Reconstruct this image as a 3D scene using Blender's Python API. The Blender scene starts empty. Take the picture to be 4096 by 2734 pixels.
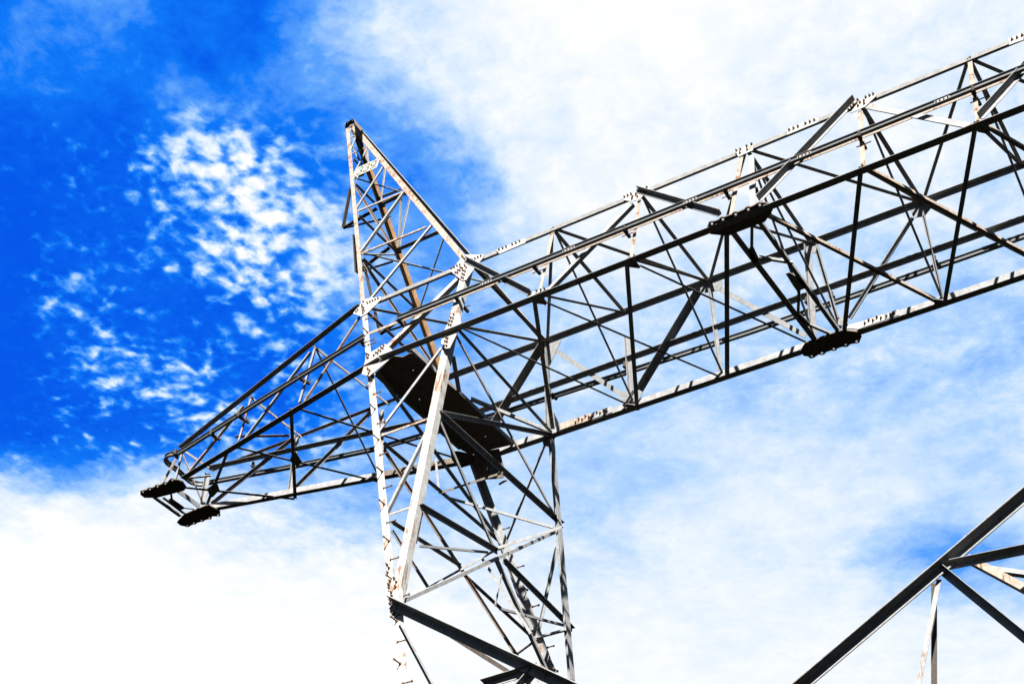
import bpy, bmesh, math
from mathutils import Vector, Matrix

# ------------------------------------------------------------------ camera, sky, sun, exposure
CAMERA_AT = (12.866,-16.656,1.601)
CAMERA_AXES = [(0.840495,0.538789,0.057220),(0.314899,-0.571695,0.757630),(-0.440915,0.618766,0.650171)]
LENS = 51.373
scene = bpy.context.scene
COL = scene.collection

cam_data = bpy.data.cameras.new('camera')
cam_data.sensor_width = 36.0
cam_data.lens = LENS
cam_data.clip_start = 0.1
cam_data.clip_end = 6000.0
cam = bpy.data.objects.new('camera', cam_data)
COL.objects.link(cam)
rx, up, fw = [Vector(a) for a in CAMERA_AXES]
cam.matrix_world = Matrix(((rx.x, up.x, -fw.x, CAMERA_AT[0]),
                           (rx.y, up.y, -fw.y, CAMERA_AT[1]),
                           (rx.z, up.z, -fw.z, CAMERA_AT[2]), (0, 0, 0, 1)))
scene.camera = cam

scene.view_settings.view_transform = 'Standard'
scene.view_settings.look = 'None'
scene.view_settings.gamma = 1.0
scene.view_settings.exposure = 2.7
SKY = 1.0 / 2 ** 2.7            # radiance of a sunlit white cloud that the exposure brings to white

TO_SUN = Vector((0.47, -1.0, 1.05)).normalized()
sun_data = bpy.data.lights.new('sun', 'SUN')
sun_data.energy = 5.0
sun_data.angle = math.radians(0.5)
sun_data.color = (1.0, 0.955, 0.89)
sun = bpy.data.objects.new('sun', sun_data)
COL.objects.link(sun)
sun.rotation_euler = TO_SUN.to_track_quat('Z', 'Y').to_euler()
sun.location = (0, 0, 60)

world = bpy.data.worlds.new('World')
scene.world = world
world.use_nodes = True
wt = world.node_tree
wt.nodes.clear()


class NB:
    """tiny expression builder for shader nodes"""
    def __init__(self, tree):
        self.t = tree

    def node(self, kind, **kw):
        n = self.t.nodes.new(kind)
        for k, v in kw.items():
            setattr(n, k, v)
        return n

    def put(self, sock, v):
        if hasattr(v, 'links'):
            self.t.links.new(v, sock)
        else:
            sock.default_value = v

    def m(self, op, a, b=0.0, c=0.0, clamp=False):
        n = self.node('ShaderNodeMath', operation=op, use_clamp=clamp)
        self.put(n.inputs[0], a)
        self.put(n.inputs[1], b)
        self.put(n.inputs[2], c)
        return n.outputs[0]

    def add(self, a, b): return self.m('ADD', a, b)
    def sub(self, a, b): return self.m('SUBTRACT', a, b)
    def mul(self, a, b): return self.m('MULTIPLY', a, b)
    def div(self, a, b): return self.m('DIVIDE', a, b)

    def vec(self, op, a, b=(0, 0, 0), out=0):
        n = self.node('ShaderNodeVectorMath', operation=op)
        self.put(n.inputs[0], a)
        self.put(n.inputs[1], b)
        return n.outputs[out]

    def dot(self, a, b):
        return self.vec('DOT_PRODUCT', a, b, 'Value')

    def sep(self, a):
        n = self.node('ShaderNodeSeparateXYZ')
        self.put(n.inputs[0], a)
        return n.outputs

    def comb(self, x, y, z):
        n = self.node('ShaderNodeCombineXYZ')
        for i, v in enumerate((x, y, z)):
            self.put(n.inputs[i], v)
        return n.outputs[0]

    def smooth(self, x, lo, hi):
        n = self.node('ShaderNodeMapRange', interpolation_type='SMOOTHSTEP')
        self.put(n.inputs['Value'], x)
        n.inputs['From Min'].default_value = lo
        n.inputs['From Max'].default_value = hi
        return n.outputs[0]

    def lin(self, x, a, b, c, d):
        n = self.node('ShaderNodeMapRange')
        self.put(n.inputs['Value'], x)
        for k, v in zip(('From Min', 'From Max', 'To Min', 'To Max'), (a, b, c, d)):
            n.inputs[k].default_value = v
        return n.outputs[0]

    def noise(self, v, scale, detail=5.0, rough=0.55, dist=0.0, lac=2.0):
        n = self.node('ShaderNodeTexNoise')
        self.put(n.inputs['Vector'], v)
        n.inputs['Scale'].default_value = scale
        n.inputs['Detail'].default_value = detail
        n.inputs['Roughness'].default_value = rough
        n.inputs['Lacunarity'].default_value = lac
        n.inputs['Distortion'].default_value = dist
        return n.outputs[0], n.outputs[1]

    def mix(self, f, a, b, mode='MIX'):
        n = self.node('ShaderNodeMix', data_type='RGBA', blend_type=mode)
        self.put(n.inputs[0], f)
        self.put(n.inputs[6], a)
        self.put(n.inputs[7], b)
        return n.outputs[2]

    def ramp(self, x, vals, interp='EASE'):
        n = self.node('ShaderNodeValToRGB')
        r = n.color_ramp
        r.interpolation = interp
        k = len(vals)
        while len(r.elements) < k:
            r.elements.new(0.5)
        for i, v in enumerate(vals):
            r.elements[i].position = i / (k - 1)
        for i, v in enumerate(vals):
            r.elements[i].color = (v, v, v, 1)
        self.put(n.inputs[0], x)
        return n.outputs[0]


w = NB(wt)
direction = w.node('ShaderNodeTexCoord').outputs['Generated']
# a chart of this part of the sky: bearing and height on a plane touching the sky dome in the south-west
D0, E1, E2 = fw, rx, up
dd = w.m('MAXIMUM', w.dot(direction, tuple(D0)), 0.05)
su = w.add(0.5, w.mul(w.div(w.dot(direction, tuple(E1)), dd), LENS / 36.0))
sv = w.sub(0.5, w.mul(w.div(w.dot(direction, tuple(E2)), dd), LENS / 36.0 * 4096 / 2734))
dx, dy, dz = w.sep(direction)
hz = w.m('MAXIMUM', dz, 0.06)
plane = w.comb(w.div(dx, hz), w.div(dy, hz), 0.0)       # the cloud layer seen in perspective

COVER = [
 [0.26, 0.42, 0.50, 0.16, 0.14, 0.55, 0.82, 0.93, 0.97, 0.98, 0.99, 0.99, 0.97, 0.95, 0.94, 0.92, 0.90],
 [0.32, 0.30, 0.18, 0.14, 0.12, 0.50, 0.80, 0.90, 0.95, 0.97, 0.97, 0.97, 0.95, 0.94, 0.93, 0.90, 0.85],
 [0.10, 0.25, 0.15, 0.40, 0.46, 0.30, 0.55, 0.85, 0.93, 0.95, 0.95, 0.93, 0.92, 0.92, 0.92, 0.90, 0.85],
 [0.05, 0.28, 0.30, 0.62, 0.74, 0.56, 0.34, 0.48, 0.89, 0.95, 0.95, 0.93, 0.92, 0.90, 0.90, 0.87, 0.85],
 [0.03, 0.28, 0.40, 0.54, 0.80, 0.82, 0.60, 0.42, 0.79, 0.90, 0.90, 0.85, 0.80, 0.80, 0.83, 0.80, 0.75],
 [0.02, 0.34, 0.30, 0.25, 0.46, 0.56, 0.52, 0.54, 0.75, 0.85, 0.80, 0.73, 0.74, 0.74, 0.74, 0.74, 0.74],
 [0.00, 0.26, 0.46, 0.50, 0.36, 0.34, 0.42, 0.60, 0.75, 0.79, 0.75, 0.70, 0.74, 0.74, 0.74, 0.74, 0.74],
 [0.05, 0.24, 0.40, 0.50, 0.40, 0.48, 0.54, 0.64, 0.77, 0.75, 0.75, 0.82, 0.80, 0.78, 0.78, 0.78, 0.78],
 [0.82, 0.90, 0.93, 0.88, 0.76, 0.68, 0.62, 0.70, 0.80, 0.75, 0.76, 0.89, 0.90, 0.90, 0.90, 0.74, 0.81],
 [1.00, 1.00, 1.00, 0.98, 0.97, 0.95, 0.92, 0.88, 0.88, 0.84, 0.87, 0.88, 0.90, 0.88, 0.62, 0.36, 0.70],
 [1.00, 1.00, 1.00, 1.00, 1.00, 1.00, 1.00, 0.98, 0.95, 0.95, 0.95, 0.93, 0.94, 0.95, 0.92, 0.90, 0.93],
 [1.00, 1.00, 1.00, 1.00, 1.00, 1.00, 1.00, 0.98, 0.97, 0.96, 0.96, 0.96, 0.97, 0.97, 0.96, 0.95, 0.95]]
warp = w.noise(plane, 6.0, 5.0, 0.6)[1]
warp = w.vec('SUBTRACT', warp, (0.5, 0.5, 0.5))


def scaled(v, k):
    n = w.node('ShaderNodeVectorMath', operation='SCALE')
    w.put(n.inputs[0], v)
    n.inputs['Scale'].default_value = k
    return n.outputs[0]


wx, wy, wz = w.sep(warp)
cu = w.add(su, w.mul(wx, 0.16))          # ragged edges for the cloud banks
cv = w.m('MINIMUM', w.m('MAXIMUM', w.add(sv, w.mul(wy, 0.16)), 0.0), 1.0)
cover = None
for i, row in enumerate(COVER):
    wgt = w.m('MAXIMUM', w.sub(1.0, w.m('ABSOLUTE', w.sub(w.mul(cv, len(COVER) - 1.0), float(i)))), 0.0)
    term = w.mul(wgt, w.ramp(cu, row, 'LINEAR'))
    cover = term if cover is None else w.add(cover, term)

wplane = w.vec('ADD', plane, scaled(warp, 0.05))
n_big = w.noise(wplane, 6.0, 6.0, 0.58)[0]
n_veil = w.noise(wplane, 15.0, 10.0, 0.66)[0]
n_mott = w.noise(wplane, 36.0, 7.0, 0.62, 0.25)[0]
n_cell = w.noise(wplane, 50.0, 1.6, 0.5)[0]
n_mid = w.noise(wplane, 11.0, 3.0, 0.5)[0]
n_fine = w.noise(wplane, 95.0, 6.0, 0.66)[0]
# flocks of small puffs in the left part of the sky
puff = w.mul(w.mul(w.smooth(su, 0.42, 0.25), w.smooth(sv, 0.10, 0.24)), w.smooth(sv, 0.71, 0.62))
thin = w.sub(1.0, w.m('POWER', cover, 7.0))
soft = w.add(w.add(w.mul(w.sub(n_big, 0.5), 0.45), w.mul(w.sub(n_veil, 0.5), 0.75)), w.add(w.mul(w.sub(n_mott, 0.5), 0.50), w.mul(w.sub(n_fine, 0.5), 0.22)))
calm = w.sub(1.0, w.mul(w.mul(w.smooth(su, 0.36, 0.56), w.smooth(sv, 0.50, 0.66)), 0.42))
veil = w.m('ADD', cover, w.mul(w.mul(soft, calm), w.add(0.10, w.mul(thin, 0.72))), clamp=True)
seed = w.add(w.add(w.add(n_cell, w.mul(w.sub(n_mid, 0.5), 0.62)), w.mul(w.sub(cover, 0.46), 0.62)), w.add(w.mul(w.sub(n_mott, 0.5), 0.36), w.mul(w.sub(n_fine, 0.5), 0.26)))
heap = w.add(w.mul(w.smooth(seed, 0.36, 0.86), 0.90), w.mul(cover, 0.14))
heap = w.m('ADD', heap, w.mul(w.add(w.sub(n_fine, 0.5), w.sub(n_veil, 0.5)), 0.22), clamp=True)
cl = w.add(w.mul(veil, w.sub(1.0, puff)), w.mul(heap, puff))
# beyond this part of the sky: a made-up grey-blue tone, unseen, set to fill shaded steel
clear = w.smooth(w.dot(direction, tuple(D0)), 0.74, 0.90)

nishita = w.node('ShaderNodeTexSky', sky_type='NISHITA')
nishita.sun_disc = False
nishita.sun_elevation = math.asin(TO_SUN.z)
nishita.sun_rotation = math.atan2(TO_SUN.x, TO_SUN.y)
tone = w.node('ShaderNodeValToRGB')
stops = [(0.0, (.000, .090, .80)), (.25, (.004, .19, .93)), (.5, (.11, .37, .96)), (.75, (.47, .685, .975)), (.9, (.80, .89, .995)), (1.0, (1.02, 1.02, 1.02))]
while len(tone.color_ramp.elements) < len(stops):
    tone.color_ramp.elements.new(0.5)
for i, (q, c) in enumerate(stops):
    tone.color_ramp.elements[i].position = q
for i, (q, c) in enumerate(stops):
    tone.color_ramp.elements[i].color = c + (1,)
w.put(tone.inputs[0], cl)
air = w.mix(1.0, nishita.outputs[0], (0.002, 0.006, 0.010, 1), 'MULTIPLY')
colour = w.mix(1.0, tone.outputs[0], air, 'ADD')
colour = w.mix(clear, w.mix(n_big, (.24, .34, .50, 1), (.32, .42, .58, 1)), colour)
bg = w.node('ShaderNodeBackground')
w.put(bg.inputs['Color'], colour)
bg.inputs['Strength'].default_value = SKY
wo = w.node('ShaderNodeOutputWorld')
wt.links.new(bg.outputs[0], wo.inputs[0])


# ------------------------------------------------------------------ materials
def material(name):
    mt = bpy.data.materials.new(name)
    mt.use_nodes = True
    mt.node_tree.nodes.clear()
    b = NB(mt.node_tree)
    p = b.node('ShaderNodeBsdfPrincipled')
    o = b.node('ShaderNodeOutputMaterial')
    mt.node_tree.links.new(p.outputs[0], o.inputs[0])
    return mt, b, p


def steel(name, base, dark, rust, amount, streak, rough=0.62, metal=0.0, spec=0.04):
    """weathered galvanised steel: mottled zinc, rust patches with a fretted edge and vertical drip lines"""
    mt, b, p = material(name)
    pos = b.node('ShaderNodeNewGeometry').outputs['Position']
    mott = b.noise(pos, 9.0, 6.0, 0.65)[0]
    fine = b.noise(pos, 55.0, 4.0, 0.6)[0]
    drip = b.noise(b.vec('MULTIPLY', pos, (38.0, 38.0, 3.2)), 1.0, 4.0, 0.6)[0]
    patch = b.noise(pos, 2.3, 5.0, 0.62, 0.6)[0]
    zinc = b.mix(b.smooth(b.add(b.mul(mott, 0.7), b.mul(fine, 0.3)), 0.36, 0.66), dark + (1,), base + (1,))
    r = b.add(patch, b.mul(b.sub(drip, 0.5), streak))
    r = b.add(r, b.mul(b.sub(fine, 0.5), 0.18))
    r = b.smooth(r, 0.70 - amount * 0.5, 0.86 - amount * 0.5)
    rusty = b.mix(b.smooth(fine, 0.3, 0.7), tuple(c * 0.72 for c in rust) + (1,), rust + (1,))
    b.put(p.inputs['Base Color'], b.mix(r, zinc, rusty))
    b.put(p.inputs['Roughness'], b.lin(r, 0.0, 1.0, rough, 0.9))
    p.inputs['Metallic'].default_value = metal
    p.inputs['Specular IOR Level'].default_value = spec
    bump = b.node('ShaderNodeBump')
    bump.inputs['Strength'].default_value = 0.12
    bump.inputs['Distance'].default_value = 0.004
    b.put(bump.inputs['Height'], fine)
    b.put(p.inputs['Normal'], bump.outputs[0])
    return mt


def plain(name, col, rough=0.6, metal=0.0):
    mt, b, p = material(name)
    pos = b.node('ShaderNodeNewGeometry').outputs['Position']
    f = b.noise(pos, 30.0, 5.0, 0.6)[0]
    b.put(p.inputs['Base Color'], b.mix(b.smooth(f, 0.3, 0.7), tuple(c * 0.7 for c in col) + (1,), col + (1,)))
    p.inputs['Roughness'].default_value = rough
    p.inputs['Metallic'].default_value = metal
    p.inputs['Specular IOR Level'].default_value = 0.06
    return mt


MAT = {
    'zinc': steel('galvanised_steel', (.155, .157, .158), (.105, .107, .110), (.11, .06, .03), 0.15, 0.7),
    'chord': steel('grey_chord_steel', (.133, .133, .132), (.092, .091, .090), (.10, .06, .035), 0.16, 0.7),
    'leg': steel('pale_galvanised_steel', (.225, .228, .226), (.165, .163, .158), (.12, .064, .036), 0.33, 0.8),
    'rust': steel('rust_streaked_steel', (.175, .150, .130), (.130, .103, .083), (.098, .052, .028), 0.34, 0.9),
    'rustplate': steel('rust_edged_plate', (.21, .205, .195), (.165, .158, .148), (.15, .082, .042), 0.22, 0.6),
    'tan': steel('brown_rusted_steel', (.13, .075, .036), (.09, .052, .024), (.17, .105, .055), 0.36, 0.6, 0.75),
    'weathered': steel('dull_weathered_steel', (.092, .079, .066), (.056, .048, .041), (.079, .046, .026), 0.34, 0.6, 0.75),
    'rail': steel('dark_rail_steel', (.066, .069, .073), (.046, .049, .051), (.079, .050, .033), 0.05, 0.3, 0.45, 0.0, 0.12),
    'clamp': plain('clamp_iron_and_shade_black', (.033, .028, .024), 0.7),  # dark clamps; also shade put into the colour of outriggers and one lacing bar
    'bolt': plain('rusted_bolt_steel', (.086, .050, .030), 0.75),
    'sign': plain('cream_sign_enamel', (.238, .241, .218), 0.4),
    'signback': plain('pale_blue_sign_back', (.198, .224, .244), 0.5),
    'digit': plain('worn_olive_digit_paint', (.063, .065, .041), 0.6),
}
mt, b, p = material('near_black_ground')  # unseen ground, coloured near-black so little light bounces onto the undersides
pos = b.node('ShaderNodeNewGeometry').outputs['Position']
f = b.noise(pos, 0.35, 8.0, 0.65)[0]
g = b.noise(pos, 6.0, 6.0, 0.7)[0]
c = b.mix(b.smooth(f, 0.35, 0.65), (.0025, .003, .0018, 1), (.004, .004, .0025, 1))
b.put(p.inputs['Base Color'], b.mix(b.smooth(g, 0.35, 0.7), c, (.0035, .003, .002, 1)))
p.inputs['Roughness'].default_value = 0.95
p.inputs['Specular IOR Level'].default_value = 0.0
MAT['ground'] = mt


# ------------------------------------------------------------------ mesh helpers
def link(name, bm, mat, parent=None, loc=None, smooth=False):
    bmesh.ops.recalc_face_normals(bm, faces=bm.faces)
    me = bpy.data.meshes.new(name)
    bm.to_mesh(me)
    bm.free()
    me.materials.append(MAT[mat])
    if smooth:
        for pl in me.polygons:
            pl.use_smooth = True
    o = bpy.data.objects.new(name, me)
    COL.objects.link(o)
    if parent is not None:
        o.parent = parent
        o.location = (loc or Vector((0, 0, 0))) - origin_of(parent)
    elif loc is not None:
        o.location = loc
    return o


def origin_of(o):
    v = Vector((0, 0, 0))
    while o is not None:
        v += o.location
        o = o.parent
    return v


def tag(o, label, cat, kind=None, group=None):
    if label:
        o['label'] = label
    if cat:
        o['category'] = cat
    if kind:
        o['kind'] = kind
    if group:
        o['group'] = group


def extrude_profile(bm, ring_a, ring_b):
    va = [bm.verts.new(q) for q in ring_a]
    vb = [bm.verts.new(q) for q in ring_b]
    n = len(va)
    for i in range(n):
        bm.faces.new((va[i], va[(i + 1) % n], vb[(i + 1) % n], vb[i]))
    return va, vb


def angle_bm(A, B, u, v, a, b, t):
    """rolled L section from A to B (relative to A): legs a along u and b along v, with a root fillet"""
    A, B, u, v = Vector(A), Vector(B), Vector(u), Vector(v)
    t2 = min(t, a * 0.4, b * 0.4)
    f = t2 * 0.7
    prof = [(0, 0), (a, 0), (a, t2 * .65), (a - t2 * .35, t2), (t2 + f, t2), (t2 + f * .3, t2 + f * .3), (t2, t2 + f), (t2, b - t2 * .35), (t2 * .65, b), (0, b)]
    bm = bmesh.new()
    r0 = [u * x + v * y for x, y in prof]
    r1 = [(B - A) + q for q in r0]
    va, vb = extrude_profile(bm, r0, r1)
    bm.faces.new(va)
    bm.faces.new(list(reversed(vb)))
    return bm


def tube_bm(A, B, r, seg=8, bm=None, r2=None):
    bm = bm or bmesh.new()
    A, B = Vector(A), Vector(B)
    ax = (B - A).normalized()
    u = ax.orthogonal().normalized()
    v = ax.cross(u)
    r2 = r if r2 is None else r2
    ra = [A + (u * math.cos(k * 2 * math.pi / seg) + v * math.sin(k * 2 * math.pi / seg)) * r for k in range(seg)]
    rb = [B + (u * math.cos(k * 2 * math.pi / seg) + v * math.sin(k * 2 * math.pi / seg)) * r2 for k in range(seg)]
    va, vb = extrude_profile(bm, ra, rb)
    bm.faces.new(va)
    bm.faces.new(list(reversed(vb)))
    return bm


def plate_bm(loops, n, t, O):
    """flat plate from an outer loop and hole loops, thickness t, centred on the loops' plane"""
    n = Vector(n)
    bm = bmesh.new()
    edges = []
    for lp in loops:
        vs = [bm.verts.new(Vector(q) - O - n * t / 2) for q in lp]
        edges += [bm.edges.new((vs[i], vs[(i + 1) % len(vs)])) for i in range(len(vs))]
    bmesh.ops.triangle_fill(bm, use_beauty=True, use_dissolve=False, edges=edges, normal=n)
    r = bmesh.ops.extrude_face_region(bm, geom=list(bm.faces))
    bmesh.ops.translate(bm, vec=n * t, verts=[q for q in r['geom'] if isinstance(q, bmesh.types.BMVert)])
    return bm


def circle(c, n, r, k=14):
    n = Vector(n)
    u = n.orthogonal().normalized()
    v = n.cross(u)
    return [Vector(c) + (u * math.cos(i * 2 * math.pi / k) + v * math.sin(i * 2 * math.pi / k)) * r for i in range(k)]


def scalloped(base, lugs, n, r):
    """outline of a hanger plate: base outline with a round lug pushed out around each hole"""
    n = Vector(n)
    base = [Vector(q) for q in base]
    cen = sum(base, Vector()) / len(base)
    u = n.orthogonal().normalized()
    v = n.cross(u)
    to2 = lambda q: ((q - cen).dot(u), (q - cen).dot(v))
    P = [to2(q) for q in base]
    Ls = [to2(Vector(q)) for q in lugs]

    def inside(x, y, poly):
        c = False
        for i in range(len(poly)):
            (x1, y1), (x2, y2) = poly[i], poly[i - 1]
            if (y1 > y) != (y2 > y) and x < (x2 - x1) * (y - y1) / (y2 - y1) + x1:
                c = not c
        return c
    # march around the centre by rays and take the outermost point of base or lugs (star shaped union)
    out = []
    K = 220
    for i in range(K):
        a = 2 * math.pi * i / K
        ca, sa = math.cos(a), math.sin(a)
        best = 0.0
        for j in range(len(P)):
            (x1, y1), (x2, y2) = P[j], P[j - 1]
            den = ca * (y2 - y1) - sa * (x2 - x1)
            if abs(den) < 1e-9:
                continue
            s = (x1 * (y2 - y1) - y1 * (x2 - x1)) / den
            k = (x1 * sa - y1 * ca) / den
            if s > 0 and -1e-6 <= k <= 1 + 1e-6:
                best = max(best, s)
        for (lx, ly) in Ls:
            bq = ca * lx + sa * ly
            disc = bq * bq - (lx * lx + ly * ly - r * r)
            if disc > 0:
                best = max(best, bq + math.sqrt(disc))
        out.append(cen + (u * ca + v * sa) * best)
    return out


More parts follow.
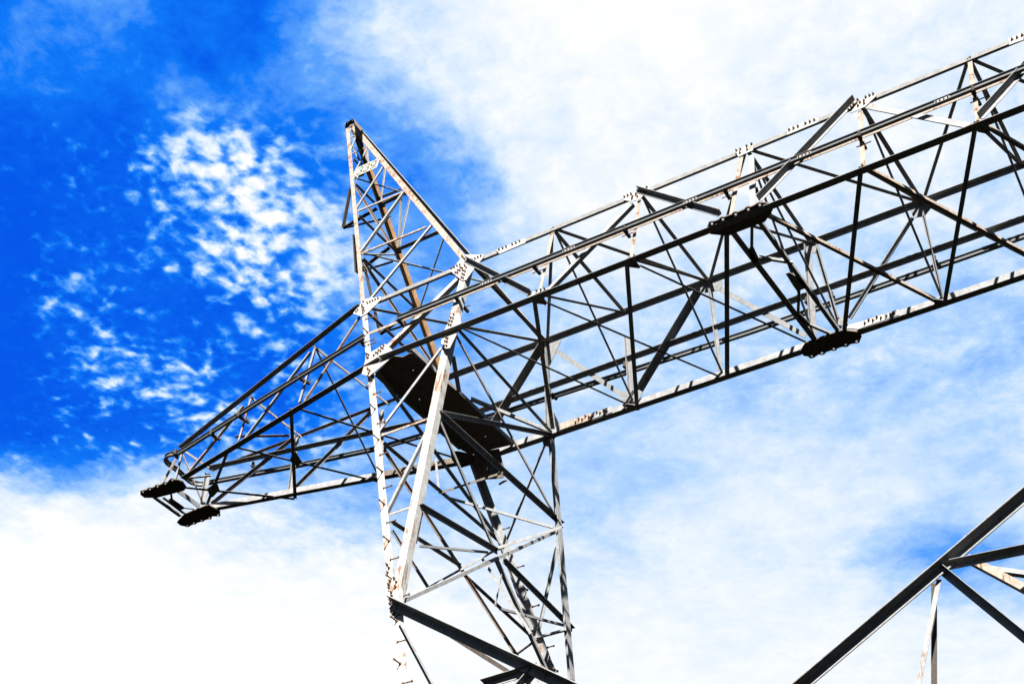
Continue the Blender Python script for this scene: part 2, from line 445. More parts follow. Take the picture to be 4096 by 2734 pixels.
# ------------------------------------------------------------------ survey data (metres, x along the crossarm, z up)
MEMBERS = [
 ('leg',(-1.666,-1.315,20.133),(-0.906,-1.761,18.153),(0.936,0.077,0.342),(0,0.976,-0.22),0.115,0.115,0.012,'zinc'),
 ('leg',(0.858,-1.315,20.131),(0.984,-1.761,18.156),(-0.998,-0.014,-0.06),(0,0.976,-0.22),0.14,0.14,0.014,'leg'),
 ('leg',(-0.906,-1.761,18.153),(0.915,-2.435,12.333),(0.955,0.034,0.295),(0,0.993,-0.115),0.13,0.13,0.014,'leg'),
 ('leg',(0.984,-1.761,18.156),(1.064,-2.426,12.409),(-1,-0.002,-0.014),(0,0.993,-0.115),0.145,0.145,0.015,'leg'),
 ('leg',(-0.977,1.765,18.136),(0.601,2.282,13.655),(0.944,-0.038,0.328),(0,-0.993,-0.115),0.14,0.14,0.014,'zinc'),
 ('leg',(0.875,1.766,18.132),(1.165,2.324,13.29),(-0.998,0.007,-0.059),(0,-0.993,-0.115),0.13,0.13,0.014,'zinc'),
 ('leg',(-1.6,1.315,20.133),(-0.977,1.765,18.136),(0.957,-0.064,0.284),(0,-0.976,-0.22),0.12,0.12,0.012,'zinc'),
 ('leg',(0.907,1.314,20.138),(0.875,1.766,18.132),(-1,-0.003,0.015),(0,-0.976,-0.22),0.12,0.12,0.012,'zinc'),
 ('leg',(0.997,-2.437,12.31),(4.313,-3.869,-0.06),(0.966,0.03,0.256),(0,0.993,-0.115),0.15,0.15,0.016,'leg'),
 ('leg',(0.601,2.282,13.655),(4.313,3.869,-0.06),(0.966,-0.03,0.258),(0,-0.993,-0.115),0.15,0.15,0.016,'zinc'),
 ('leg',(1.165,2.324,13.29),(0.997,2.437,12.31),(-0.986,-0.019,0.167),(0,-0.993,-0.115),0.13,0.13,0.014,'zinc'),
 ('horn_leg',(-4.26,-0.111,27.945),(-1.666,-1.315,20.133),(0.95,0.047,0.308),(0,0.988,-0.152),0.095,0.095,0.012,'rust'),
 ('horn_leg',(-3.951,-0.124,27.863),(0.858,-1.315,20.131),(-0.852,-0.08,-0.518),(0,0.988,-0.152),0.115,0.115,0.012,'rust'),
 ('horn_leg',(-4.255,0.07,28.213),(-1.6,1.315,20.133),(0.951,-0.047,0.305),(0,-0.988,-0.152),0.12,0.12,0.012,'tan'),
 ('horn_leg',(-4.115,0.07,28.213),(0.907,1.314,20.138),(-0.852,0.08,-0.518),(0,-0.988,-0.152),0.09,0.09,0.012,'zinc'),
 ('chord',(-0.475,-1.801,17.925),(15.916,-1.791,17.967),(0.001,-1,0),(-0.003,0,1),0.135,0.115,0.012,'zinc'),
 ('chord',(-0.717,1.635,18.115),(14.199,1.633,18.124),(0,1,0),(-0.001,0,1),0.135,0.125,0.012,'zinc'),
 ('chord',(-1.331,-1.315,20.133),(15.422,-1.316,20.128),(0,0,-1),(0,1,0),0.088,0.12,0.011,'chord'),
 ('chord',(-1.463,1.308,20.166),(16.952,1.311,20.151),(-0.001,0,-1),(0,-1,0),0.095,0.095,0.01,'zinc'),
 ('stringer',(-0.854,1.529,19.19),(13.787,1.534,19.19),(0,0,-1),(0,-1,0),0.085,0.085,0.009,'zinc'),
 ('stringer',(-1.2,-1.561,19.045),(13.79,-1.561,19.045),(0,0,-1),(0,1,0),0.06,0.06,0.008,'rust'),
 ('brace',(0.791,-1.321,20.199),(2.591,-1.77,18.204),(-0.751,-0.145,-0.645),(0,-0.976,0.22),0.085,0.1,0.011,'zinc'),
 ('brace',(2.9,-1.748,18.12),(4.296,-1.359,19.847),(-0.785,0.136,0.604),(0,0.976,-0.22),0.085,0.075,0.008,'zinc'),
 ('brace',(4.393,-1.329,20.159),(6.111,-1.74,18.338),(-0.736,-0.149,-0.66),(0,-0.976,0.22),0.085,0.1,0.011,'zinc'),
 ('brace',(6.753,-1.751,18.29),(8.349,-1.324,20.186),(0.773,-0.14,-0.619),(0,-0.976,0.22),0.08,0.12,0.011,'zinc'),
 ('brace',(8.487,-1.375,19.865),(10.036,-1.773,18.102),(0.759,0.143,0.635),(0,0.976,-0.22),0.115,0.02,0.008,'zinc'),
 ('brace',(10.245,-1.778,18.171),(11.927,-1.327,20.171),(0.773,-0.139,-0.619),(0,-0.976,0.22),0.085,0.12,0.011,'zinc'),
 ('brace',(0.729,-1.383,19.738),(-0.668,-1.759,18.073),(-0.774,0.139,0.618),(0,0.976,-0.22),0.11,0.09,0.009,'leg'),
 ('post',(2.683,-1.724,18.201),(2.614,-1.322,19.985),(0.999,0.008,0.037),(0,0.976,-0.22),0.062,0.062,0.008,'rust'),
 ('post',(4.439,-1.74,18.102),(4.37,-1.338,19.883),(0.999,0.008,0.037),(0,0.976,-0.22),0.062,0.062,0.008,'rust'),
 ('post',(6.226,-1.736,18.229),(6.302,-1.353,19.93),(0.999,-0.01,-0.042),(0,0.976,-0.22),0.075,0.075,0.008,'rust'),
 ('post',(6.585,-1.733,18.216),(6.468,-1.365,19.848),(0.998,0.015,0.068),(0,0.976,-0.22),0.1,0.1,0.01,'zinc'),
 ('post',(8.41,-1.718,18.254),(8.384,-1.36,19.844),(1,0.004,0.016),(0,0.976,-0.22),0.075,0.075,0.008,'rust'),
 ('post',(10.175,-1.721,18.213),(10.179,-1.319,19.996),(1,0,-0.002),(0,0.976,-0.22),0.07,0.07,0.008,'rust'),
 ('brace',(1.066,1.374,19.825),(2.399,1.69,18.426),(0.732,-0.15,0.664),(0,0.976,0.22),0.085,0.03,0.008,'zinc'),
 ('brace',(4.221,1.331,20.06),(2.627,1.717,18.348),(0.74,0.148,-0.656),(0,-0.976,-0.22),0.075,0.17,0.012,'zinc'),
 ('brace',(4.578,1.365,19.867),(5.987,1.695,18.401),(0.729,-0.15,0.667),(0,0.976,0.22),0.085,0.03,0.008,'zinc'),
 ('brace',(6.85,1.682,18.458),(8.276,1.357,19.902),(-0.72,-0.152,0.677),(0,0.976,0.22),0.08,0.03,0.008,'zinc'),
 ('brace',(8.512,1.303,20.186),(10.231,1.759,18.165),(-0.77,0.14,-0.623),(0,-0.976,-0.22),0.08,0.12,0.012,'zinc'),
 ('brace',(10.23,1.76,18.112),(11.99,1.309,20.112),(-0.759,-0.143,0.635),(0,0.976,0.22),0.08,0.03,0.008,'zinc'),
 ('brace',(0.879,1.308,20.163),(-1.005,1.76,18.16),(0.737,0.149,-0.66),(0,-0.976,-0.22),0.075,0.17,0.012,'zinc'),
 ('post',(2.596,1.419,19.606),(2.548,1.68,18.45),(0.999,0.009,-0.039),(0,-0.976,-0.22),0.085,0.085,0.0085,'zinc'),
 ('post',(0.857,1.353,19.873),(0.758,1.681,18.419),(0.998,0.015,-0.065),(0,-0.976,-0.22),0.07,0.07,0.008,'zinc'),
 ('post',(4.394,1.327,19.963),(4.349,1.708,18.269),(1,0.006,-0.025),(0,-0.976,-0.22),0.062,0.062,0.008,'zinc'),
 ('post',(6.33,1.287,20.11),(6.123,1.678,18.375),(0.993,0.025,-0.113),(0,-0.976,-0.22),0.1,0.1,0.01,'zinc'),
 ('post',(6.537,1.324,20.055),(6.67,1.708,18.353),(-0.997,0.017,-0.074),(0,-0.976,-0.22),0.08,0.08,0.008,'zinc'),
 ('post',(8.469,1.348,19.921),(8.446,1.714,18.299),(-1,-0.003,0.014),(0,-0.976,-0.22),0.055,0.055,0.008,'zinc'),
 ('strut',(2.554,-1.716,18.16),(0.924,1.558,18.16),(0.895,0.446,0),(0,0,1),0.075,0.011,0.008,'zinc'),
 ('strut',(4.346,-1.738,18.166),(2.653,1.667,18.166),(0.895,0.445,0),(0,0,1),0.075,0.011,0.008,'zinc'),
 ('strut',(6.111,-1.675,18.172),(4.428,1.744,18.172),(0.897,0.442,0),(0,0,1),0.08,0.011,0.008,'zinc'),
 ('strut',(8.395,-1.778,18.16),(6.614,1.75,18.135),(0.893,0.45,0),(-0.003,0.006,1),0.075,0.011,0.008,'zinc'),
 ('strut',(10.161,-1.777,18.165),(8.384,1.752,18.14),(0.893,0.45,0),(-0.003,0.006,1),0.07,0.011,0.008,'zinc'),
 ('strut',(11.872,-1.779,18.16),(10.168,1.749,18.16),(0.9,0.435,0),(0,0,1),0.07,0.011,0.008,'zinc'),
 ('strut',(2.672,-1.467,18.166),(4.393,1.777,18.154),(0.883,-0.469,0),(0.001,0.003,1),0.045,0.011,0.008,'zinc'),
 ('strut',(4.475,-1.479,18.172),(6.153,1.778,18.158),(0.889,-0.458,0),(0.002,0.003,1),0.045,0.011,0.008,'zinc'),
 ('strut',(6.676,-1.776,18.155),(8.442,1.754,18.134),(-0.894,0.447,0),(0.002,0.005,1),0.06,0.06,0.008,'rust'),
 ('strut',(8.455,-1.775,18.166),(10.227,1.751,18.154),(-0.894,0.449,0),(0.001,0.003,1),0.06,0.06,0.008,'rust'),
 ('strut',(10.219,-1.775,18.171),(11.931,1.751,18.16),(-0.9,0.437,0),(0.001,0.002,1),0.06,0.06,0.008,'rust'),
 ('strut',(0.964,-1.751,18.182),(2.608,1.776,18.158),(0.906,-0.423,0),(0.003,0.006,1),0.045,0.011,0.008,'zinc'),
 ('strut',(0.949,-1.761,18.188),(0.84,1.765,18.164),(1,0.031,0),(0,0.007,1),0.07,0.011,0.008,'zinc'),
 ('crossbeam',(6.106,-1.675,18.128),(6.183,1.72,18.128),(1,-0.023,0),(0,0,1),0.1,0.09,0.009,'zinc'),
 ('crossbeam',(6.648,-1.683,18.128),(6.695,1.782,18.128),(-1,0.014,0),(0,0,1),0.07,0.07,0.008,'zinc'),
 ('strut',(6.547,-1.53,18.12),(6.284,-0.99,18.12),(-0.899,-0.438,0),(0,0,1),0.05,0.05,0.008,'zinc'),
 ('strut',(6.283,-0.765,18.12),(6.703,-0.393,18.12),(-0.664,0.748,0),(0,0,1),0.05,0.05,0.008,'zinc'),
 ('strut',(6.543,0.246,18.12),(6.276,0.799,18.12),(-0.901,-0.434,0),(0,0,1),0.05,0.05,0.008,'zinc'),
 ('strut',(6.278,1.04,18.12),(6.56,1.547,18.12),(-0.874,0.486,0),(0,0,1),0.05,0.05,0.008,'zinc'),
 ('strut',(2.602,-1.297,20.119),(4.385,1.33,20.135),(0.827,-0.562,0),(0.003,0.004,-1),0.065,0.02,0.008,'zinc'),
 ('strut',(2.594,-1.315,20.113),(2.609,1.312,20.126),(1,-0.005,0),(0,0.005,-1),0.07,0.02,0.008,'zinc'),
 ('strut',(2.604,-1.331,20.107),(0.882,1.297,20.112),(0.836,0.548,0),(-0.001,0.001,-1),0.06,0.02,0.008,'zinc'),
 ('strut',(0.818,-1.314,20.099),(0.867,1.315,20.106),(1,-0.018,0),(0,0.003,-1),0.08,0.02,0.008,'weathered'),
 ('strut',(-1.696,-1.314,20.125),(-1.63,1.316,20.125),(1,-0.025,0),(0,0,-1),0.06,0.02,0.008,'rust'),
 ('strut',(-1.687,-1.294,20.119),(0.885,1.335,20.124),(0.715,-0.699,0),(0.001,0.001,-1),0.06,0.02,0.008,'zinc'),
 ('strut',(4.362,-1.316,20.107),(4.379,1.312,20.129),(1,-0.007,0),(0,0.008,-1),0.065,0.02,0.008,'zinc'),
 ('strut',(6.388,-1.314,20.11),(6.402,1.311,20.126),(1,-0.005,0),(0,0.006,-1),0.065,0.02,0.008,'zinc'),
 ('strut',(8.382,-1.313,20.102),(8.444,1.31,20.129),(1,-0.023,0),(0,0.01,-1),0.075,0.02,0.008,'zinc'),
 ('strut',(10.179,-1.316,20.12),(10.168,1.313,20.132),(1,0.004,0),(0,0.004,-1),0.065,0.02,0.008,'zinc'),
 ('strut',(6.397,-1.333,20.122),(4.388,1.293,20.135),(0.794,0.608,0),(-0.003,0.003,-1),0.06,0.02,0.008,'zinc'),
 ('strut',(6.397,-1.296,20.116),(8.458,1.327,20.141),(0.786,-0.618,0),(0.005,0.006,-1),0.06,0.02,0.008,'zinc'),
 ('strut',(10.186,-1.332,20.102),(8.456,1.292,20.135),(0.835,0.55,0),(-0.006,0.009,-1),0.06,0.02,0.008,'zinc'),
 ('strut',(10.187,-1.299,20.096),(11.935,1.33,20.108),(0.833,-0.554,0),(0.002,0.003,-1),0.06,0.02,0.008,'zinc'),
 ('sway_brace',(2.629,-1.326,20.116),(2.629,1.755,18.115),(0,0.545,0.839),(1,0,0),0.04,0.04,0.008,'zinc'),
 ('sway_brace',(4.395,-1.327,20.11),(4.413,1.756,18.112),(0,0.544,0.839),(1,-0.004,0.003),0.04,0.04,0.008,'zinc'),
 ('sway_brace',(6.421,-1.325,20.119),(6.173,1.756,18.11),(0,0.546,0.838),(0.998,0.056,-0.037),0.04,0.04,0.008,'zinc'),
 ('sway_brace',(6.421,-1.325,20.119),(6.648,1.756,18.11),(0,0.546,0.838),(0.998,-0.052,0.034),0.04,0.04,0.008,'zinc'),
 ('sway_brace',(8.42,-1.326,20.117),(8.415,1.756,18.109),(0,0.546,0.838),(1,0.001,-0.001),0.04,0.04,0.008,'zinc'),
 ('sway_brace',(10.211,-1.327,20.112),(10.2,1.753,18.123),(0,0.542,0.84),(1,0.003,-0.002),0.04,0.04,0.008,'zinc'),
 ('sway_brace',(2.632,-1.761,18.153),(2.611,1.312,20.146),(1,0.005,0.002),(-0.001,0.544,-0.839),0.065,0.012,0.008,'weathered'),
 ('sway_brace',(4.397,-1.762,18.15),(4.379,1.311,20.149),(1,0.005,0.002),(-0.001,0.545,-0.838),0.065,0.012,0.008,'weathered'),
 ('sway_brace',(6.188,-1.76,18.151),(6.402,1.312,20.153),(0.998,-0.057,-0.02),(0.014,0.545,-0.838),0.065,0.012,0.008,'weathered'),
 ('sway_brace',(8.396,-1.761,18.152),(8.449,1.309,20.162),(1,-0.014,-0.005),(0.004,0.548,-0.837),0.065,0.012,0.008,'weathered'),
 ('sway_brace',(10.16,-1.762,18.151),(10.168,1.313,20.14),(1,-0.002,-0.001),(0.001,0.543,-0.84),0.065,0.012,0.008,'weathered'),
 ('sway_brace',(0.952,-1.761,18.155),(0.874,1.313,20.138),(1,0.02,0.007),(-0.005,0.542,-0.84),0.065,0.012,0.008,'weathered'),
 ('lacing_bar',(0.778,-1.79,17.73),(-0.239,-1.98,16.091),(0.851,-0.06,-0.521),(0,0.993,-0.115),0.06,0.06,0.008,'zinc'),
 ('lacing_bar',(-0.099,-1.978,16.05),(0.895,-1.978,16.049),(-0.001,-0.115,-0.993),(0,0.993,-0.115),0.045,0.045,0.008,'rust'),
 ('lacing_bar',(0.988,-1.971,16.058),(0.407,-2.192,14.148),(-0.957,0.033,0.287),(0,0.993,-0.115),0.055,0.055,0.008,'zinc'),
 ('lacing_bar',(0.484,-2.217,14.144),(0.975,-2.215,14.159),(0.032,-0.115,-0.993),(0,0.993,-0.115),0.04,0.04,0.008,'rust'),
 ('lacing_bar',(-0.843,-1.524,17.982),(-0.411,2.028,16.342),(-0.276,0.43,0.859),(0.955,0.021,0.296),0.07,0.07,0.008,'zinc'),
 ('lacing_bar',(-0.235,-1.76,16.06),(-0.41,2.026,16.358),(0.294,0.088,-0.952),(0.955,0.021,0.296),0.05,0.05,0.008,'zinc'),
 ('lacing_bar',(-0.171,-1.793,15.875),(0.488,1.527,13.52),(0.25,-0.593,-0.765),(0.955,0.021,0.296),0.05,0.05,0.008,'rust'),
 ('lacing_bar',(0.368,-1.992,14.172),(0.192,0.097,14.594),(0.285,0.213,-0.935),(0.955,0.021,0.296),0.05,0.05,0.008,'rust'),
 ('lacing_bar',(0.201,0.228,14.475),(0.171,2.479,14.414),(0.297,-0.022,-0.955),(0.955,0.021,0.296),0.045,0.045,0.008,'rust'),
 ('lacing_bar',(0.406,-1.995,13.992),(0.58,-1.184,13.373),(0.244,-0.622,-0.744),(0.955,0.021,0.296),0.04,0.04,0.008,'zinc'),
 ('lacing_bar',(0.729,0.02,14.532),(1.769,0.02,12.882),(-0.846,0,-0.533),(0,1,0),0.04,0.04,0.008,'zinc'),
 ('lacing_bar',(-0.53,0.026,16.989),(-0.372,0.026,16.209),(0.98,0,0.197),(0,1,0),0.045,0.045,0.008,'zinc'),
 ('lacing_bar',(-0.332,0.032,16.214),(0.982,0.032,16.204),(-0.007,0,-1),(0,1,0),0.045,0.045,0.008,'weathered'),
 ('lacing_bar',(-0.193,0.008,16.03),(2.073,0.008,14.698),(0.507,0,0.862),(0,1,0),0.04,0.04,0.008,'zinc'),
 ('lacing_bar',(0.995,-1.876,16.093),(0.949,0.105,14.626),(0.027,-0.594,-0.804),(-0.999,-0.031,-0.01),0.06,0.06,0.008,'zinc'),
 ('lacing_bar',(0.944,0.127,14.489),(0.894,2.202,13.076),(-0.026,0.562,0.827),(-0.999,-0.031,-0.01),0.06,0.06,0.008,'zinc'),
 ('lacing_bar',(0.982,-1.883,16.165),(0.854,2.16,16.441),(0.008,0.068,-0.998),(0.999,0.031,0.01),0.08,0.08,0.008,'zinc'),
 ('lacing_bar',(0.977,-1.915,16.175),(0.844,1.718,18.183),(-0.006,0.484,-0.875),(0.999,0.031,0.01),0.07,0.07,0.008,'zinc'),
 ('lacing_bar',(1.03,-2.175,14.174),(0.955,0.078,14.648),(0.004,0.206,-0.979),(0.999,0.031,0.01),0.075,0.075,0.008,'zinc'),
 ('lacing_bar',(1.02,-2.026,14.112),(1.029,-2.101,13.515),(0.029,-0.992,0.125),(-0.999,-0.031,-0.01),0.04,0.04,0.008,'zinc'),
 ('lacing_bar',(1.02,-1.999,13.511),(0.952,-0.144,14.472),(0.005,-0.46,0.888),(-0.999,-0.031,-0.01),0.035,0.035,0.008,'zinc'),
 ('strut',(1.034,-2.305,12.429),(0.856,2.156,16.344),(-0.013,0.659,-0.752),(-0.999,-0.031,-0.01),0.06,0.06,0.008,'zinc'),
 ('strut',(-0.458,0.032,14.284),(0.987,0.032,14.665),(0.255,0,-0.967),(0,1,0),0.05,0.05,0.008,'zinc'),
 ('strut',(0.987,0.008,14.672),(2.241,0.008,14.697),(0.019,0,-1),(0,1,0),0.06,0.06,0.008,'zinc'),
 ('lacing_bar',(0.944,0.268,14.595),(0.872,2.631,14.517),(0.011,-0.032,-0.999),(0.999,0.031,0.01),0.07,0.07,0.008,'zinc'),
 ('lacing_bar',(0.946,0.331,13.669),(0.87,2.502,14.483),(0.001,-0.351,0.936),(-0.999,-0.031,-0.01),0.04,0.04,0.008,'zinc'),
 ('lacing_bar',(0.944,0.188,13.662),(0.931,0.343,14.445),(0.028,-0.98,0.195),(-0.999,-0.031,-0.01),0.035,0.035,0.008,'zinc'),
 ('lacing_bar',(0.952,-1.752,18.176),(0.852,2.049,16.472),(0.022,-0.408,-0.913),(-0.999,-0.031,-0.01),0.045,0.045,0.008,'rust'),
 ('lacing_bar',(0.707,1.77,18.03),(-0.162,1.971,16.28),(-0.897,-0.051,0.439),(0,-0.993,-0.115),0.06,0.06,0.008,'zinc'),
 ('lacing_bar',(0.871,2.017,15.834),(0.465,2.185,14.371),(0.964,0.031,-0.264),(0,-0.993,-0.115),0.05,0.05,0.008,'zinc'),
 ('lacing_bar',(0.435,2.199,14.199),(1.043,2.199,14.199),(-0.001,-0.115,0.993),(0,-0.993,-0.115),0.06,0.06,0.008,'zinc'),
 ('lacing_bar',(-0.015,2.219,13.976),(0.381,2.2,14.141),(-0.387,-0.106,0.916),(0,-0.993,-0.115),0.05,0.05,0.008,'weathered'),
 ('lacing_bar',(1.209,-2.451,11.912),(2.084,-2.603,10.598),(-0.834,-0.064,-0.548),(0,-0.993,0.115),0.06,0.09,0.008,'zinc'),
 ('brace',(1.033,-2.468,12.309),(6.291,-2.879,8.749),(-0.563,-0.095,-0.821),(0,-0.993,0.115),0.12,0.18,0.016,'zinc'),
 ('brace',(6.262,-2.858,8.753),(10.843,-2.51,11.754),(0.551,-0.096,-0.829),(0,-0.993,0.115),0.09,0.14,0.014,'zinc'),
 ('lacing_bar',(1.022,-1.741,12.466),(0.917,1.526,12.868),(0.006,0.122,-0.992),(-0.999,-0.031,-0.01),0.085,0.085,0.0085,'weathered'),
 ('lacing_bar',(2.824,-2.615,10.543),(3.594,-2.611,10.579),(0.047,-0.115,-0.992),(0,-0.993,0.115),0.1,0.1,0.01,'zinc'),
 ('lacing_bar',(3.391,-2.633,10.339),(3.588,-2.609,10.548),(0.731,-0.078,-0.678),(0,-0.993,0.115),0.1,0.1,0.01,'zinc'),
 ('lacing_bar',(1.498,0.008,12.229),(1.516,0.008,11.942),(0.998,0,0.066),(0,1,0),0.08,0.08,0.008,'zinc'),
 ('lacing_bar',(1.903,0.014,12.098),(1.935,0.014,11.844),(0.993,0,0.122),(0,1,0),0.08,0.08,0.008,'zinc'),
 ('lacing_bar',(8.967,-2.621,10.536),(9.891,-2.628,10.48),(-0.061,-0.115,-0.992),(0,-0.993,0.115),0.07,0.1,0.008,'zinc'),
 ('lacing_bar',(8.969,-2.619,10.5),(9.772,-2.752,9.354),(-0.821,-0.066,-0.568),(0,-0.993,0.115),0.085,0.11,0.0085,'zinc'),
 ('lacing_bar',(8.861,-2.626,10.39),(8.483,-2.786,9.01),(0.965,-0.03,-0.261),(0,0.993,-0.115),0.058,0.058,0.008,'zinc'),
 ('lacing_bar',(8.725,-2.386,10.502),(8.596,-2.548,9.103),(0.996,-0.01,-0.09),(0,0.993,-0.115),0.065,0.065,0.008,'clamp'),  # near-black colour stands in for shade on this bar
 ('lacing_bar',(9.001,-1.865,11.035),(9.625,-1.94,10.385),(0.723,0.08,0.686),(0,0.993,-0.115),0.09,0.09,0.009,'rust'),
 ('lacing_bar',(9.221,-1.797,10.872),(9.682,-1.823,10.652),(0.434,0.104,0.895),(0,0.993,-0.115),0.06,0.08,0.008,'zinc'),
 ('lacing_bar',(-4.135,-0.077,27.999),(-4.114,-0.162,27.446),(0.999,0.006,0.037),(0,0.988,-0.152),0.05,0.05,0.008,'zinc'),
 ('lacing_bar',(-3.997,-0.158,27.432),(-3.814,-0.161,27.414),(-0.101,-0.151,-0.983),(0,0.988,-0.152),0.03,0.03,0.008,'zinc'),
 ('lacing_bar',(-3.802,-0.183,27.43),(-3.807,-0.313,26.584),(1,-0.001,-0.007),(0,0.988,-0.152),0.045,0.045,0.008,'zinc'),
 ('lacing_bar',(-3.704,-0.313,26.546),(-3.281,-0.315,26.531),(-0.036,-0.152,-0.988),(0,0.988,-0.152),0.03,0.03,0.008,'rust'),
 ('lacing_bar',(-3.249,-0.306,26.552),(-3.406,-0.485,25.391),(0.991,-0.02,-0.131),(0,0.988,-0.152),0.045,0.045,0.008,'zinc'),
 ('lacing_bar',(-2.492,-0.485,25.35),(-2.916,-0.707,23.908),(0.96,-0.043,-0.276),(0,0.988,-0.152),0.05,0.05,0.008,'zinc'),
 ('lacing_bar',(-2.792,-0.709,23.855),(-1.613,-0.714,23.822),(-0.028,-0.152,-0.988),(0,0.988,-0.152),0.045,0.045,0.008,'rust'),
 ('lacing_bar',(-1.497,-0.739,23.817),(-2.237,-1.012,22.048),(-0.924,0.058,0.378),(0,0.988,-0.152),0.055,0.055,0.008,'zinc'),
 ('lacing_bar',(-2.187,-1.003,22.066),(-0.584,-1.01,22.018),(-0.03,-0.152,-0.988),(0,0.988,-0.152),0.05,0.05,0.008,'rust'),
 ('lacing_bar',(-0.417,-0.991,22.107),(-1.554,-1.276,20.253),(0.855,-0.079,-0.512),(0,0.988,-0.152),0.065,0.065,0.008,'zinc'),
 ('lacing_bar',(-3.798,-0.239,26.867),(-3.567,0.192,26.189),(0.14,-0.857,-0.496),(0.951,-0.024,0.309),0.04,0.04,0.008,'zinc'),
 ('lacing_bar',(-3.598,-0.344,26.263),(-3.58,0.271,26.254),(0.308,-0.023,-0.951),(0.951,-0.024,0.309),0.035,0.035,0.008,'rust'),
 ('lacing_bar',(-3.255,-0.482,25.117),(-3.247,0.216,25.148),(0.309,0.039,-0.95),(0.951,-0.024,0.309),0.045,0.045,0.008,'zinc'),
 ('lacing_bar',(-3.191,-0.491,24.938),(-2.809,0.514,23.84),(0.185,-0.756,-0.628),(0.951,-0.024,0.309),0.05,0.05,0.008,'rust'),
 ('lacing_bar',(-2.795,-0.67,23.726),(-2.773,0.653,23.761),(0.309,0.02,-0.951),(0.951,-0.024,0.309),0.045,0.045,0.008,'rust'),
 ('lacing_bar',(-2.279,-0.867,22.14),(-2.732,0.669,23.655),(-0.232,-0.717,0.658),(0.951,-0.024,0.309),0.045,0.045,0.008,'zinc'),
 ('lacing_bar',(-2.22,-0.902,21.976),(-2.182,0.938,22.001),(0.309,0.006,-0.951),(0.951,-0.024,0.309),0.045,0.045,0.008,'zinc'),
 ('lacing_bar',(-2.215,-0.886,21.883),(-1.598,1.332,20.156),(0.224,-0.637,-0.738),(0.951,-0.024,0.309),0.055,0.055,0.008,'rust'),
 ('lacing_bar',(-4.023,0.134,27.707),(-3.978,0.191,27.339),(0.993,-0.018,0.117),(0,-0.988,-0.152),0.05,0.05,0.008,'zinc'),
 ('lacing_bar',(-3.803,0.191,27.276),(-3.707,0.287,26.656),(0.1,0.981,0.167),(-0.983,0.123,-0.133),0.05,0.015,0.008,'zinc'),
 ('lacing_bar',(-3.746,0.189,27.268),(-3.694,0.284,26.654),(0.997,-0.013,0.082),(0,-0.988,-0.152),0.035,0.035,0.008,'zinc'),
 ('lacing_bar',(-3.178,0.32,26.383),(-3.292,0.477,25.359),(0.994,0.016,-0.108),(0,-0.988,-0.152),0.035,0.035,0.008,'zinc'),
 ('lacing_bar',(-2.717,0.467,25.459),(-2.767,0.714,23.859),(0.089,0.985,0.149),(-0.996,0.084,0.044),0.055,0.015,0.008,'zinc'),
 ('lacing_bar',(-2.469,0.519,25.206),(-2.742,0.709,23.973),(0.977,0.032,-0.211),(0,-0.988,-0.152),0.035,0.035,0.008,'zinc'),
 ('lacing_bar',(-1.516,0.75,23.668),(-2.135,0.991,22.106),(-0.931,-0.055,0.36),(0,-0.988,-0.152),0.045,0.045,0.008,'zinc'),
 ('lacing_bar',(-3.324,0.485,25.35),(-2.413,0.482,25.366),(0.018,0.152,-0.988),(0,-0.988,-0.152),0.055,0.055,0.008,'zinc'),
 ('lacing_bar',(-2.818,0.705,23.879),(-1.557,0.705,23.88),(0.001,0.152,-0.988),(0,-0.988,-0.152),0.06,0.06,0.008,'zinc'),
 ('lacing_bar',(-3.423,0.465,25.598),(-2.721,0.471,25.56),(-0.055,0.152,-0.987),(0,-0.988,-0.152),0.04,0.04,0.008,'zinc'),
 ('lacing_bar',(-3.158,-0.536,25.221),(-2.658,0.486,25.45),(-0.898,0.439,0),(0.087,0.178,-0.98),0.045,0.012,0.008,'zinc'),
 ('lacing_bar',(-2.04,-1.048,21.954),(-0.343,1.004,22.021),(-0.771,0.637,0),(0.016,0.02,-1),0.055,0.012,0.008,'zinc'),
 ('outrigger_arm',(-4.377,0.488,25.184),(-3.408,0.466,25.323),(0.022,1,0),(0.142,-0.003,-0.99),0.09,0.02,0.008,'clamp'),  # outrigger arms: shade painted in by the near-black colour
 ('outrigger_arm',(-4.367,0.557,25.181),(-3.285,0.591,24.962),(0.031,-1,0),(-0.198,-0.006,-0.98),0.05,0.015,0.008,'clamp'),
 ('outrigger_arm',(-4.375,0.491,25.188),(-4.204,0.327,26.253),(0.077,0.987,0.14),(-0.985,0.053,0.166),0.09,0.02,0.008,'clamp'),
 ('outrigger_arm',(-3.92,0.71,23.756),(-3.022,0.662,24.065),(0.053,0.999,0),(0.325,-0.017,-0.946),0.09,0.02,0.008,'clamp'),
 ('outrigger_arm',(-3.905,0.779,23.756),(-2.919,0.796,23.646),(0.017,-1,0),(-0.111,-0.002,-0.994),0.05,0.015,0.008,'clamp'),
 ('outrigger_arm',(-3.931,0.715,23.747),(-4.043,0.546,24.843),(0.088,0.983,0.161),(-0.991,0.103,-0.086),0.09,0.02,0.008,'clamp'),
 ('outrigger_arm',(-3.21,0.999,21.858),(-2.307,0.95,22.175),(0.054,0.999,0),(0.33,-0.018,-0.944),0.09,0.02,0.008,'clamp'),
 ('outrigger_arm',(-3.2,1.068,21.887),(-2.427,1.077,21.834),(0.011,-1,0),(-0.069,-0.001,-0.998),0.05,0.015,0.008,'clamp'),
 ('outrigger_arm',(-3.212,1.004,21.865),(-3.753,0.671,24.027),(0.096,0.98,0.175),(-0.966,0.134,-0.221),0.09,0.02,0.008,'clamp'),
 ('chord',(-6.942,-0.359,19.233),(-1.666,-1.315,20.133),(0.163,-0.03,-0.986),(-0.178,-0.984,0),0.06,0.085,0.009,'zinc'),
